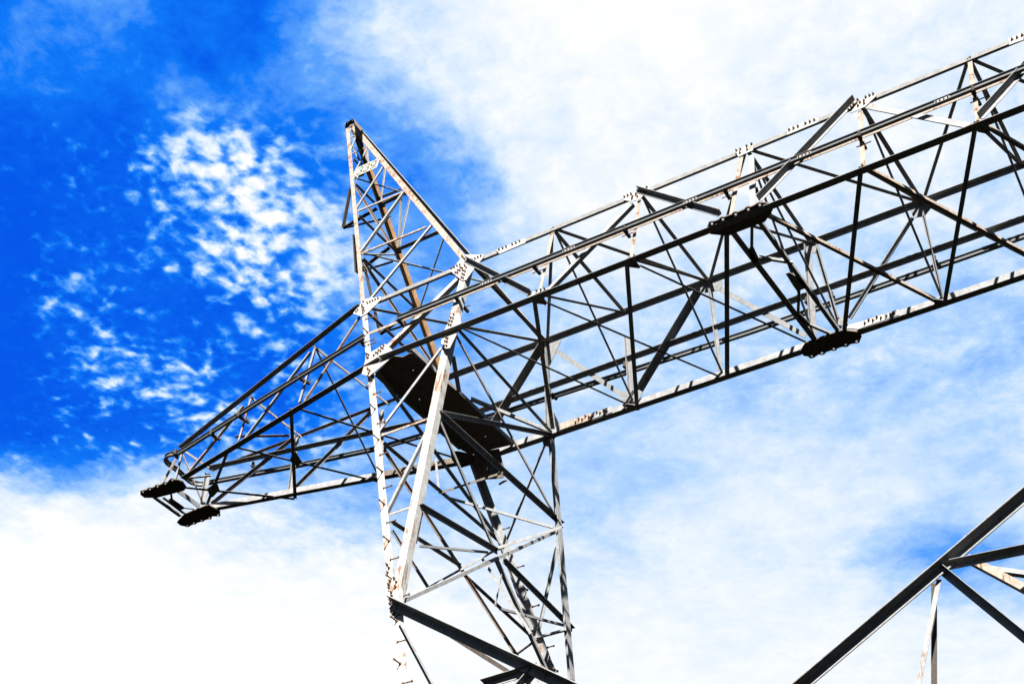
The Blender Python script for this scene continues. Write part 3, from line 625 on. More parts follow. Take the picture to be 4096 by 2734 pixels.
 ('chord',(-6.179,-0.696,17.954),(-0.475,-1.801,17.925),(-0.19,-0.982,0.001),(0.005,0,1),0.12,0.05,0.011,'zinc'),
 ('chord',(-6.726,0.423,19.102),(-1.6,1.315,20.133),(0.192,0.033,-0.981),(0.171,-0.985,0),0.05,0.05,0.008,'weathered'),
 ('chord',(-6.687,0.472,18.131),(-2.92,1.228,18.139),(-0.197,0.98,0),(-0.002,0,1),0.11,0.125,0.011,'zinc'),
 ('chord',(-2.92,1.228,18.139),(-0.717,1.635,18.115),(-0.182,0.983,0.002),(0.011,0,1),0.12,0.125,0.011,'weathered'),
 ('stringer',(-6.724,0.329,19.112),(-0.916,1.505,19.259),(-0.004,0.144,-0.99),(0.2,-0.97,-0.142),0.075,0.075,0.008,'zinc'),
 ('post',(-2.948,-1.079,19.753),(-2.826,-1.332,18.199),(0.977,-0.186,0.107),(0.2,0.97,-0.142),0.06,0.06,0.008,'zinc'),
 ('post',(-4.804,-0.733,19.461),(-4.642,-0.95,18.204),(0.972,-0.177,0.156),(0.2,0.97,-0.142),0.045,0.045,0.008,'rust'),
 ('post',(-6.887,-0.379,19.118),(-6.674,-0.552,18.231),(0.952,-0.158,0.26),(0.2,0.97,-0.142),0.055,0.055,0.008,'zinc'),
 ('lacing_bar',(-3.026,-1.081,19.714),(-4.358,-1.042,18.106),(-0.744,0.244,0.622),(0.2,0.97,-0.142),0.05,0.05,0.008,'zinc'),
 ('lacing_bar',(-1.627,-1.348,19.819),(-2.607,-1.396,18.112),(-0.844,0.244,0.478),(0.2,0.97,-0.142),0.04,0.04,0.008,'rust'),
 ('lacing_bar',(-4.976,-0.72,19.355),(-6.245,-0.631,18.17),(-0.654,0.24,0.718),(0.2,0.97,-0.142),0.05,0.05,0.008,'rust'),
 ('lacing_bar',(-2.924,-1.094,19.818),(-2.74,1.123,19.844),(-0.978,0.083,-0.191),(0.191,-0.004,-0.982),0.05,0.05,0.008,'rust'),
 ('lacing_bar',(-4.788,-0.757,19.523),(-4.681,0.78,19.486),(-0.979,0.063,-0.191),(0.189,-0.037,-0.981),0.05,0.05,0.008,'rust'),
 ('lacing_bar',(-6.917,-0.367,19.224),(-6.7,0.414,19.093),(-0.954,0.234,-0.186),(0.14,-0.201,-0.97),0.05,0.05,0.008,'rust'),
 ('sway_brace',(-2.954,-1.103,19.828),(-2.904,1.338,18.136),(0,0.57,0.822),(1,-0.014,0.01),0.04,0.04,0.008,'zinc'),
 ('post',(-4.802,0.734,19.499),(-4.869,0.904,18.246),(0.978,0.205,-0.025),(0.2,-0.97,-0.142),0.075,0.075,0.008,'zinc'),
 ('post',(-6.827,0.384,19),(-6.868,0.478,18.296),(0.978,0.206,-0.03),(0.2,-0.97,-0.142),0.085,0.085,0.0085,'zinc'),
 ('post',(-2.931,1.105,19.73),(-2.897,1.33,18.241),(0.98,0.194,0.052),(0.2,-0.97,-0.142),0.07,0.07,0.008,'zinc'),
 ('strut',(-3.038,-1.319,18.154),(-4.86,1.039,18.154),(0.791,0.612,0),(0,0,1),0.07,0.011,0.008,'zinc'),
 ('strut',(-2.969,-1.26,18.16),(-1.004,1.783,18.156),(0.84,-0.543,0),(0.001,0.001,1),0.065,0.011,0.008,'zinc'),
 ('strut',(-4.847,-0.897,18.166),(-3.002,1.427,18.166),(0.783,-0.622,0),(0,0,1),0.065,0.011,0.008,'zinc'),
 ('strut',(-4.902,-0.929,18.172),(-6.737,0.443,18.172),(0.599,0.801,0),(0,0,1),0.06,0.011,0.008,'zinc'),
 ('strut',(-6.622,-0.294,18.148),(-4.871,1.092,18.148),(0.621,-0.784,0),(0,0,1),0.075,0.011,0.008,'zinc'),
 ('lacing_bar',(-6.653,0.54,18.301),(-4.84,0.739,19.496),(0.518,0.227,-0.824),(0.2,-0.97,-0.142),0.065,0.065,0.008,'zinc'),
 ('lacing_bar',(-4.757,0.924,18.308),(-3.082,1.053,19.79),(0.633,0.238,-0.737),(0.2,-0.97,-0.142),0.065,0.065,0.008,'zinc'),
 ('strut',(-5.998,0.195,19.571),(-4.743,0.487,19.339),(-0.204,0.1,-0.974),(0.2,-0.97,-0.142),0.04,0.04,0.008,'rust'),
 ('lacing_bar',(-7.441,0.174,19.569),(-6.855,0.469,18.38),(-0.88,-0.114,-0.462),(0.2,-0.97,-0.142),0.035,0.035,0.008,'rust'),
 ('lacing_bar',(-6.998,-0.371,19.018),(-7.163,-0.431,18.372),(-0.948,0.228,0.222),(0.2,0.97,-0.142),0.04,0.04,0.008,'rust'),
 ('lacing_bar',(-6.417,-0.52,18.154),(-5.844,-0.338,18.154),(0.302,-0.953,0),(0,0,1),0.05,0.05,0.008,'zinc'),
 ('crossbeam',(-7.395,-0.38,18.11),(-7.385,0.394,18.11),(1,-0.012,0),(0,0,1),0.09,0.09,0.009,'zinc'),
 ('crossbeam',(-7.203,-0.31,18.095),(-7.214,0.333,18.095),(1,0.016,0),(0,0,1),0.07,0.03,0.008,'zinc'),
 ('crossbeam',(-6.801,-0.301,18.11),(-6.798,0.37,18.11),(1,-0.004,0),(0,0,1),0.02,0.11,0.008,'zinc'),
 ('strut',(-6.976,-0.315,18.12),(-7.106,-0.153,18.12),(0.779,0.627,0),(0,0,1),0.045,0.01,0.008,'weathered'),
 ('strut',(-7.096,0.216,18.12),(-6.928,0.351,18.12),(0.624,-0.781,0),(0,0,1),0.04,0.01,0.008,'weathered'),
 ('walkway_beam',(-0.041,-1.578,18.17),(0.042,1.617,18.17),(-1,0.026,0),(0,0,1),0.05,0.09,0.008,'zinc'),
 ('walkway_beam',(-1.041,-1.341,18.14),(-0.956,1.257,18.14),(0.999,-0.033,0),(0,0,1),0.06,0.08,0.008,'zinc'),
 ('strut',(0.081,0.131,18.19),(0.898,1.755,18.182),(-0.893,0.449,0),(0.002,0.004,1),0.05,0.07,0.008,'zinc'),
 ('strut',(0.449,-1.062,18.19),(-0.027,-0.17,18.19),(0.882,0.471,0),(0,0,1),0.08,0.05,0.008,'zinc'),
 ('lacing_bar',(-0.34,1.828,17.472),(-0.167,1.823,17.514),(-0.24,-0.111,0.964),(0,-0.993,-0.115),0.05,0.05,0.008,'zinc'),
]
FAR_MAST = [
 ('leg',(14.506,-1.315,20.133),(13.746,-1.761,18.153),(-0.936,0.077,0.342),(0,0.976,-0.22),0.115,0.115,0.012,'zinc'),
 ('leg',(11.982,-1.315,20.131),(11.856,-1.761,18.156),(0.998,-0.014,-0.06),(0,0.976,-0.22),0.14,0.14,0.014,'leg'),
 ('leg',(13.746,-1.761,18.153),(11.925,-2.435,12.333),(-0.955,0.034,0.295),(0,0.993,-0.115),0.13,0.13,0.014,'leg'),
 ('leg',(11.856,-1.761,18.156),(11.776,-2.426,12.409),(1,-0.002,-0.014),(0,0.993,-0.115),0.145,0.145,0.015,'leg'),
 ('leg',(13.817,1.765,18.136),(12.239,2.282,13.655),(-0.944,-0.038,0.328),(0,-0.993,-0.115),0.14,0.14,0.014,'zinc'),
 ('leg',(11.965,1.766,18.132),(11.675,2.324,13.29),(0.998,0.007,-0.059),(0,-0.993,-0.115),0.13,0.13,0.014,'zinc'),
 ('leg',(14.44,1.315,20.133),(13.817,1.765,18.136),(-0.957,-0.064,0.284),(0,-0.976,-0.22),0.12,0.12,0.012,'zinc'),
 ('leg',(11.933,1.314,20.138),(11.965,1.766,18.132),(1,-0.003,0.015),(0,-0.976,-0.22),0.12,0.12,0.012,'zinc'),
 ('leg',(11.843,-2.437,12.31),(8.527,-3.869,-0.06),(-0.966,0.03,0.256),(0,0.993,-0.115),0.15,0.15,0.016,'leg'),
 ('leg',(12.239,2.282,13.655),(8.527,3.869,-0.06),(-0.966,-0.03,0.258),(0,-0.993,-0.115),0.15,0.15,0.016,'zinc'),
 ('leg',(11.675,2.324,13.29),(11.843,2.437,12.31),(0.986,-0.019,0.167),(0,-0.993,-0.115),0.13,0.13,0.014,'zinc'),
 ('horn_leg',(17.1,-0.111,27.945),(14.506,-1.315,20.133),(-0.95,0.047,0.308),(0,0.988,-0.152),0.095,0.095,0.012,'rust'),
 ('horn_leg',(16.791,-0.124,27.863),(11.982,-1.315,20.131),(0.852,-0.08,-0.518),(0,0.988,-0.152),0.115,0.115,0.012,'rust'),
 ('horn_leg',(17.095,0.07,28.213),(14.44,1.315,20.133),(-0.951,-0.047,0.305),(0,-0.988,-0.152),0.12,0.12,0.012,'tan'),
 ('horn_leg',(16.955,0.07,28.213),(11.933,1.314,20.138),(0.852,0.08,-0.518),(0,-0.988,-0.152),0.09,0.09,0.012,'zinc'),
 ('chord',(19.782,-0.359,19.233),(14.506,-1.315,20.133),(-0.163,-0.03,-0.986),(0.178,-0.984,0),0.06,0.085,0.009,'zinc'),
 ('chord',(19.019,-0.696,17.954),(13.315,-1.801,17.925),(0.19,-0.982,0.001),(-0.005,0,1),0.12,0.05,0.011,'zinc'),
 ('chord',(19.566,0.423,19.102),(14.44,1.315,20.133),(-0.192,0.033,-0.981),(-0.171,-0.985,0),0.05,0.05,0.008,'weathered'),
 ('chord',(19.527,0.472,18.131),(15.76,1.228,18.139),(0.197,0.98,0),(0.002,0,1),0.11,0.125,0.011,'zinc'),
 ('chord',(15.76,1.228,18.139),(13.557,1.635,18.115),(0.182,0.983,0.002),(-0.011,0,1),0.12,0.125,0.011,'weathered'),
]
PLATES = [
 ('gusset_plate',[(-7.206,-0.156,18.128),(-7.086,-0.189,18.128),(-7.058,-0.142,18.128),(-7.058,0.019,18.128),(-7.057,0.195,18.128),(-7.109,0.233,18.128),(-7.196,0.226,18.128)],(0,0,-1),0.012,'weathered',[],0.02,[],0),
 ('gusset_plate',[(-1.779,-1.373,19.931),(-1.702,-1.326,20.14),(-1.604,-1.292,20.289),(-1.476,-1.301,20.25),(-1.177,-1.327,20.133),(-1.154,-1.355,20.01),(-1.378,-1.418,19.73),(-1.499,-1.426,19.696)],(0,-0.976,0.22),0.012,'rustplate',[],0.02,[(-1.606,-1.32,20.19),(-1.6,-1.346,20.077),(-1.57,-1.364,19.996),(-1.518,-1.374,19.953),(-1.527,-1.388,19.889),(-1.469,-1.4,19.839),(-1.479,-1.414,19.775),(-1.479,-1.343,20.092),(-1.414,-1.343,20.092),(-1.352,-1.343,20.089),(-1.29,-1.342,20.095),(-1.225,-1.342,20.095),(-1.67,-1.369,19.974),(-1.688,-1.38,19.924)],0),
 ('gusset_plate',[(0.665,-1.262,20.422),(1.17,-1.327,20.133),(1.17,-1.352,20.021),(1.037,-1.41,19.764),(0.938,-1.473,19.485),(0.85,-1.469,19.505),(0.466,-1.354,20.015),(0.618,-1.278,20.35)],(0,-0.976,0.22),0.012,'rustplate',[],0.02,[(0.641,-1.28,20.369),(0.685,-1.296,20.297),(0.728,-1.31,20.235),(0.469,-1.343,20.09),(0.533,-1.343,20.091),(0.594,-1.341,20.098),(0.655,-1.342,20.096),(0.786,-1.364,19.998),(0.846,-1.387,19.897),(0.696,-1.367,19.982),(0.749,-1.378,19.935),(0.659,-1.381,19.922),(0.712,-1.39,19.881),(0.794,-1.4,19.838),(0.854,-1.414,19.777),(0.614,-1.391,19.878),(0.672,-1.403,19.826),(0.805,-1.426,19.721),(0.86,-1.438,19.668),(0.81,-1.45,19.616),(0.866,-1.463,19.558),(0.93,-1.34,20.102),(0.993,-1.342,20.095),(1.054,-1.34,20.102),(1.121,-1.341,20.099)],0),
 ('gusset_plate',[(-0.941,-1.75,18.267),(-0.542,-1.721,18.395),(-0.303,-1.783,18.119),(-0.218,-1.836,17.883),(-0.55,-1.898,17.608),(-0.621,-1.912,17.547),(-0.836,-1.88,17.692),(-0.891,-1.785,18.113)],(0,-0.976,0.22),0.012,'rustplate',[],0.02,[(-0.907,-1.754,18.274),(-0.848,-1.766,18.223),(-0.865,-1.779,18.164),(-0.828,-1.787,18.128),(-0.704,-1.785,18.139),(-0.672,-1.772,18.195),(-0.62,-1.781,18.156),(-0.631,-1.761,18.246),(-0.567,-1.774,18.188),(-0.59,-1.749,18.298),(-0.536,-1.76,18.249),(-0.545,-1.741,18.334),(-0.715,-1.869,17.766),(-0.649,-1.886,17.691),(-0.652,-1.901,17.623)],0),
 ('gusset_plate',[(0.888,-1.698,18.496),(1.037,-1.706,18.461),(1.161,-1.779,18.138),(1.157,-1.842,17.859),(1.098,-1.929,17.47),(1.009,-1.924,17.493),(0.85,-1.869,17.736),(0.83,-1.788,18.096)],(0,-0.976,0.22),0.012,'rustplate',[],0.02,[(0.942,-1.714,18.454),(0.895,-1.729,18.387),(0.957,-1.74,18.337),(0.893,-1.75,18.293),(0.957,-1.761,18.245),(0.903,-1.774,18.188),(0.961,-1.784,18.143),(0.949,-1.86,17.804),(0.991,-1.869,17.764),(0.955,-1.884,17.699),(1.006,-1.892,17.665),(0.964,-1.91,17.584),(1.027,-1.919,17.545)],0),
 ('gusset_plate',[(4.099,-1.332,20.113),(4.354,-1.33,20.12),(4.607,-1.329,20.127),(4.616,-1.355,20.008),(4.436,-1.393,19.842),(4.302,-1.389,19.861),(4.106,-1.352,20.025)],(0,-0.976,0.22),0.012,'rustplate',[],0.02,[(4.12,-1.341,20.1),(4.184,-1.34,20.104),(4.249,-1.339,20.107),(4.289,-1.361,20.013),(4.352,-1.358,20.024),(4.394,-1.378,19.937),(4.288,-1.377,19.939),(4.374,-1.333,20.135),(4.451,-1.354,20.042),(4.496,-1.364,19.998),(4.542,-1.374,19.953),(4.557,-1.337,20.116)],0),
 ('gusset_plate',[(8.264,-1.393,19.843),(8.437,-1.326,20.138),(8.712,-1.329,20.124),(8.706,-1.346,20.051),(8.522,-1.389,19.858)],(0,-0.976,0.22),0.012,'rustplate',[],0.02,[(8.4,-1.331,20.145),(8.33,-1.35,20.06),(8.287,-1.361,20.012),(8.244,-1.373,19.958),(8.44,-1.355,20.037),(8.406,-1.373,19.956),(8.504,-1.354,20.041),(8.509,-1.374,19.953),(8.538,-1.336,20.122),(8.603,-1.335,20.126),(8.665,-1.334,20.131)],0),
 ('gusset_plate',[(6.242,-1.334,20.102),(6.4,-1.325,20.142),(6.561,-1.328,20.128),(6.557,-1.373,19.929),(6.297,-1.377,19.912)],(0,-0.976,0.22),0.012,'rustplate',[],0.02,[(6.255,-1.336,20.119),(6.33,-1.34,20.102),(6.445,-1.335,20.126),(6.533,-1.335,20.125),(6.328,-1.365,19.993),(6.46,-1.361,20.009)],0),
 ('gusset_plate',[(2.483,-1.759,18.174),(2.626,-1.747,18.223),(2.882,-1.76,18.169),(2.916,-1.767,18.137),(2.681,-1.768,18.133),(2.535,-1.774,18.106)],(0,-0.976,0.22),0.012,'rustplate',[],0.02,[(2.684,-1.761,18.192),(2.773,-1.766,18.17),(2.845,-1.767,18.164),(2.515,-1.752,18.232),(2.569,-1.764,18.175)],0),
 ('gusset_plate',[(2.661,-1.887,17.984),(2.835,-1.79,17.984),(2.814,-1.626,17.984),(2.771,-1.595,17.984),(2.636,-1.711,17.984)],(0,0,-1),0.012,'zinc',[],0.02,[(2.765,-1.842,17.978),(2.717,-1.788,17.978),(2.756,-1.685,17.978),(2.78,-1.631,17.978)],0),
 ('gusset_plate',[(4.455,-1.909,17.984),(4.58,-1.864,17.984),(4.593,-1.634,17.984),(4.551,-1.606,17.984),(4.412,-1.722,17.984)],(0,0,-1),0.012,'zinc',[],0.02,[(4.539,-1.855,17.978),(4.526,-1.697,17.978)],0),
 ('gusset_plate',[(10.158,-1.889,17.984),(10.336,-1.838,17.984),(10.353,-1.704,17.984),(10.3,-1.599,17.984),(10.174,-1.723,17.984)],(0,0,-1),0.012,'zinc',[],0.02,[(10.251,-1.804,17.978),(10.278,-1.69,17.978)],0),
 ('gusset_plate',[(2.509,1.539,18.134),(2.561,1.536,18.134),(2.723,1.672,18.134),(2.678,1.808,18.134),(2.55,1.77,18.134)],(0,0,-1),0.012,'zinc',[],0.02,[],0),
 ('gusset_plate',[(8.289,1.533,18.134),(8.342,1.522,18.134),(8.514,1.671,18.134),(8.456,1.786,18.134),(8.326,1.741,18.134)],(0,0,-1),0.012,'zinc',[],0.02,[],0),
 ('gusset_plate',[(6.201,-0.998,18.134),(6.261,-1.052,18.134),(6.3,-1.029,18.134),(6.259,-0.713,18.134),(6.169,-0.666,18.134),(6.141,-0.766,18.134)],(0,0,-1),0.012,'zinc',[],0.02,[(6.241,-0.95,18.128)],0),
 ('gusset_plate',[(6.231,0.762,18.134),(6.282,0.763,18.134),(6.335,1.11,18.134),(6.256,1.094,18.134),(6.218,0.906,18.134)],(0,0,-1),0.012,'zinc',[],0.02,[],0),
 ('gusset_plate',[(6.484,-0.208,18.134),(6.549,-0.206,18.134),(6.67,0.1,18.134),(6.637,0.273,18.134),(6.472,0.265,18.134),(6.469,0.125,18.134)],(0,0,-1),0.012,'zinc',[],0.02,[],0),
 ('gusset_plate',[(0.511,1.316,20.035),(0.583,1.272,20.231),(0.781,1.274,20.224),(1.223,1.314,20.046),(1.122,1.348,19.894),(0.922,1.414,19.601),(0.721,1.373,19.784)],(0,0.976,0.22),0.012,'zinc',[],0.02,[(0.938,1.325,20.023),(0.983,1.337,19.97),(1.023,1.346,19.93),(0.854,1.304,20.116),(1.049,1.308,20.099),(1.108,1.309,20.093)],0),
 ('gusset_plate',[(4.284,1.293,20.139),(4.653,1.311,20.058),(4.649,1.338,19.939),(4.581,1.353,19.874),(4.463,1.348,19.893),(4.302,1.34,19.929),(4.178,1.321,20.017)],(0,0.976,0.22),0.012,'zinc',[],0.02,[(4.423,1.304,20.118),(4.502,1.325,20.026),(4.544,1.335,19.98),(4.587,1.343,19.944),(4.631,1.329,20.008),(4.388,1.32,20.045)],0),
 ('gusset_plate',[(6.27,1.311,20.061),(6.337,1.278,20.204),(6.576,1.323,20.008),(6.549,1.338,19.939),(6.406,1.341,19.927),(6.311,1.323,20.005)],(0,0.976,0.22),0.012,'zinc',[],0.02,[(6.377,1.304,20.119),(6.368,1.321,20.043),(6.36,1.336,19.976),(6.491,1.321,20.043),(6.494,1.333,19.987)],0),
 ('gusset_plate',[(8.239,1.315,20.043),(8.482,1.283,20.184),(8.753,1.305,20.087),(8.538,1.343,19.917),(8.46,1.357,19.857),(8.288,1.349,19.891)],(0,0.976,0.22),0.012,'zinc',[],0.02,[(8.284,1.342,19.95),(8.327,1.331,20),(8.683,1.316,20.062),(8.519,1.335,19.982)],0),
 ('gusset_plate',[(2.398,1.561,18.407),(2.465,1.548,18.462),(2.554,1.551,18.448),(2.805,1.567,18.379),(2.867,1.58,18.32),(2.761,1.611,18.181),(2.455,1.604,18.213),(2.419,1.577,18.332)],(0,0.976,0.22),0.012,'zinc',[],0.02,[(2.449,1.565,18.415),(2.489,1.575,18.368),(2.781,1.589,18.306),(2.735,1.601,18.254)],0),
 ('gusset_plate',[(0.677,1.664,18.493),(0.773,1.624,18.671),(0.884,1.614,18.715),(1.01,1.695,18.357),(1.002,1.725,18.222),(0.794,1.783,17.965),(0.739,1.788,17.943),(0.633,1.763,18.053),(0.634,1.719,18.249)],(0,0.976,0.22),0.012,'zinc',[],0.02,[(0.961,1.704,18.345),(0.696,1.756,18.113),(0.66,1.768,18.061),(0.762,1.789,17.966),(0.777,1.659,18.542),(0.776,1.677,18.463),(0.927,1.748,18.149)],0),
 ('gusset_plate',[(6.673,1.55,18.455),(6.759,1.551,18.451),(6.844,1.564,18.392),(6.833,1.575,18.34),(6.727,1.588,18.286),(6.648,1.579,18.324)],(0,0.976,0.22),0.012,'zinc',[],0.02,[(6.786,1.564,18.419),(6.788,1.589,18.307)],0),
 ('gusset_plate',[(-6.184,-0.079,18.134),(-5.93,-0.148,18.134),(-5.888,-0.094,18.134),(-5.987,0.073,18.134),(-6.283,0.201,18.134),(-6.313,0.138,18.134)],(0,0,-1),0.012,'zinc',[],0.02,[],0),
 ('gusset_plate',[(-4.037,-0.077,18.134),(-3.776,-0.221,18.134),(-3.89,0.127,18.134),(-4.047,0.187,18.134),(-4.097,0.07,18.134)],(0,0,-1),0.012,'zinc',[],0.02,[],0),
 ('gusset_plate',[(3.554,-2.58,10.637),(3.594,-2.575,10.684),(3.615,-2.581,10.63),(3.645,-2.586,10.585),(3.673,-2.582,10.625),(3.818,-2.597,10.493),(3.938,-2.609,10.392),(3.965,-2.613,10.357),(3.775,-2.61,10.377),(3.619,-2.598,10.487)],(0,-0.993,0.115),0.012,'weathered',[],0.02,[(3.602,-2.589,10.615),(3.681,-2.595,10.559)],0),
 ('gusset_plate',[(0.963,-2.462,12.205),(1.032,-2.445,12.344),(1.142,-2.437,12.419),(1.22,-2.46,12.219),(1.156,-2.478,12.063),(1.063,-2.481,12.037)],(0,-0.993,0.115),0.012,'zinc',[],0.02,[(1.024,-2.466,12.214),(1.1,-2.466,12.219),(1.119,-2.474,12.152),(1.018,-2.475,12.137),(1.064,-2.48,12.098)],0),
 ('gusset_plate',[(0.916,-2.394,12.788),(1.003,-2.396,12.771),(1.137,-2.433,12.449),(1.201,-2.458,12.234),(0.933,-2.441,12.383),(0.819,-2.401,12.725),(0.698,-2.358,13.098),(0.824,-2.361,13.078)],(0,-0.993,0.115),0.012,'leg',[],0.02,[(0.733,-2.368,13.069),(0.782,-2.376,12.997),(0.777,-2.386,12.911),(0.864,-2.407,12.731),(0.85,-2.414,12.671),(0.869,-2.421,12.61),(0.931,-2.403,12.762),(0.986,-2.412,12.682),(0.991,-2.423,12.593),(0.932,-2.432,12.51),(0.957,-2.44,12.44),(0.939,-2.448,12.373),(0.958,-2.457,12.296)],0),
 ('splice_plate',[(1.435,-1.324,20.119),(2.056,-1.326,20.109),(2.097,-1.361,19.957),(1.547,-1.364,19.941)],(0,-0.976,0.22),0.01,'rustplate',[],0.02,[(1.519,-1.34,20.07),(1.597,-1.341,20.069),(1.675,-1.341,20.068),(1.807,-1.342,20.064),(1.883,-1.342,20.064),(1.96,-1.34,20.07)],0),
 ('splice_plate',[(7.162,-1.306,20.2),(7.727,-1.314,20.163),(7.729,-1.355,19.983),(7.169,-1.355,19.981)],(0,-0.976,0.22),0.01,'zinc',[],0.02,[(7.208,-1.333,20.101),(7.285,-1.335,20.095),(7.364,-1.335,20.093),(7.496,-1.335,20.092),(7.574,-1.337,20.084),(7.65,-1.337,20.084)],0),
 ('splice_plate',[(10.838,-1.315,20.159),(11.076,-1.312,20.172),(11.056,-1.365,19.937),(10.834,-1.36,19.958)],(0,-0.976,0.22),0.01,'zinc',[],0.02,[(10.896,-1.34,20.07),(10.973,-1.341,20.066),(11.051,-1.341,20.069)],0),
 ('splice_plate',[(1.083,1.627,18.283),(1.598,1.627,18.277),(1.762,1.627,18.276),(1.769,1.627,18.124),(1.089,1.627,18.13)],(0,-1,0),0.008,'rust',[],0.02,[(1.43,1.623,18.176),(1.496,1.623,18.231),(1.572,1.623,18.186),(1.642,1.623,18.244),(1.718,1.623,18.199)],0),
 ('splice_plate',[(1.773,1.627,18.274),(2.2,1.627,18.274),(2.202,1.627,18.131),(1.779,1.627,18.135)],(0,-1,0),0.008,'zinc',[],0.02,[(1.812,1.623,18.198),(1.884,1.623,18.242),(1.955,1.623,18.201),(2.028,1.623,18.241),(2.1,1.623,18.191)],0),
 ('splice_plate',[(6.765,1.627,18.307),(7.037,1.627,18.272),(7.445,1.627,18.269),(7.434,1.627,18.139),(6.975,1.627,18.131),(6.767,1.627,18.241)],(0,-1,0),0.008,'rustplate',[],0.02,[(7.103,1.623,18.206),(7.175,1.623,18.245),(7.248,1.623,18.209),(7.32,1.623,18.248),(7.388,1.623,18.202)],0),
 ('splice_plate',[(7.453,1.627,18.266),(7.713,1.627,18.266),(7.698,1.627,18.138),(7.44,1.627,18.142)],(0,-1,0),0.008,'zinc',[],0.02,[(7.484,1.623,18.204),(7.555,1.623,18.205),(7.623,1.623,18.208)],0),
 ('hanger_plate',[(5.908,-1.89,17.99),(5.985,-1.961,17.99),(6.077,-1.963,17.99),(6.248,-1.974,17.99),(6.481,-1.967,17.99),(6.687,-1.974,17.99),(6.893,-1.968,17.99),(6.977,-1.908,17.99),(6.971,-1.749,17.99),(6.756,-1.574,17.99),(6.258,-1.578,17.99),(6.131,-1.57,17.99),(5.9,-1.743,17.99)],(0,0,-1),0.022,'weathered',[(6.023,-1.936,17.99),(6.213,-1.938,17.99),(6.431,-1.939,17.99),(6.647,-1.941,17.99),(6.839,-1.94,17.99)],0.022,[],0.055),
 ('hanger_plate',[(5.9,1.651,18.11),(6.079,1.49,18.11),(6.243,1.495,18.11),(6.485,1.48,18.11),(6.741,1.488,18.11),(6.962,1.659,18.11),(6.965,1.794,18.11),(6.864,1.916,18.11),(6.793,1.898,18.11),(6.597,1.89,18.11),(6.38,1.886,18.11),(6.159,1.888,18.11),(6.031,1.898,18.11),(5.905,1.8,18.11)],(0,0,-1),0.022,'weathered',[(6.838,1.873,18.11),(6.643,1.873,18.11),(6.427,1.869,18.11),(6.208,1.872,18.11),(6.018,1.869,18.11)],0.022,[],0.055),
 ('hanger_plate',[(-7.271,-0.82,17.99),(-7.197,-0.789,17.99),(-6.993,-0.79,17.99),(-6.787,-0.79,17.99),(-6.621,-0.795,17.99),(-6.52,-0.741,17.99),(-6.417,-0.817,17.99),(-6.326,-0.754,17.99),(-6.278,-0.666,17.99),(-6.349,-0.471,17.99),(-6.462,-0.406,17.99),(-6.821,-0.439,17.99),(-7.154,-0.481,17.99),(-7.374,-0.598,17.99),(-7.37,-0.723,17.99)],(0,0,-1),0.022,'weathered',[(-7.255,-0.772,17.99),(-7.064,-0.773,17.99),(-6.856,-0.772,17.99),(-6.644,-0.773,17.99),(-6.434,-0.793,17.99)],0.022,[],0.05),
 ('hanger_plate',[(-7.551,0.516,18.11),(-7.199,0.356,18.11),(-6.852,0.343,18.11),(-6.559,0.328,18.11),(-6.509,0.38,18.11),(-6.454,0.553,18.11),(-6.47,0.655,18.11),(-6.556,0.728,18.11),(-6.665,0.644,18.11),(-6.791,0.736,18.11),(-7.078,0.732,18.11),(-7.396,0.738,18.11),(-7.495,0.7,18.11),(-7.557,0.64,18.11)],(0,0,-1),0.022,'weathered',[(-6.59,0.717,18.11),(-6.823,0.713,18.11),(-7.031,0.709,18.11),(-7.248,0.709,18.11),(-7.441,0.711,18.11)],0.022,[],0.05),
 ('walkway_plate',[(-1.001,-1.37,18.16),(-0.412,-1.598,18.16),(-0.284,-1.496,18.16),(-0.098,-1.522,18.16),(0.025,-0.176,18.16),(0.012,0.33,18.16),(0.024,1.619,18.16),(-0.295,1.576,18.16),(-0.854,1.499,18.16),(-0.927,1.292,18.16),(-0.959,0.653,18.16),(-0.948,0.036,18.16)],(0,0,-1),0.012,'weathered',[(-0.34,-1.106,18.16),(-0.726,-0.363,18.16),(-0.279,1.156,18.16)],0.012,[],0),
 ('gusset_plate',[(-1.092,1.172,18.12),(-0.936,1.291,18.12),(-0.718,1.594,18.12),(-1.011,1.744,18.12),(-1.257,1.731,18.12),(-1.258,1.612,18.12),(-1.229,1.426,18.12)],(0,0,-1),0.012,'weathered',[],0.02,[],0),
 ('end_plate',[(-0.753,1.476,18.145),(-0.18,1.496,18.057),(-0.138,1.544,17.841),(-0.079,1.614,17.532),(-0.147,1.634,17.442),(-0.644,1.608,17.561),(-0.724,1.579,17.688)],(0,0.976,0.22),0.012,'weathered',[],0.02,[],0),
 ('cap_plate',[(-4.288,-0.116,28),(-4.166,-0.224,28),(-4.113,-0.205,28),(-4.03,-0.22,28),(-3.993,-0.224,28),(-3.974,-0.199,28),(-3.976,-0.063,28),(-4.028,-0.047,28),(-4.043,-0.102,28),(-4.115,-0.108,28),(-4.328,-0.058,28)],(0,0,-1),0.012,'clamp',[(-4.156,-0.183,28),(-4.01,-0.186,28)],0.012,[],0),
 ('cap_plate',[(-4.323,0.156,28.572),(-4.1,0.314,28.216),(-2.938,-0.917,26.299),(-3.211,-0.854,26.741)],(0.85,-0.017,0.526),0.012,'weathered',[],0.02,[],0),
]
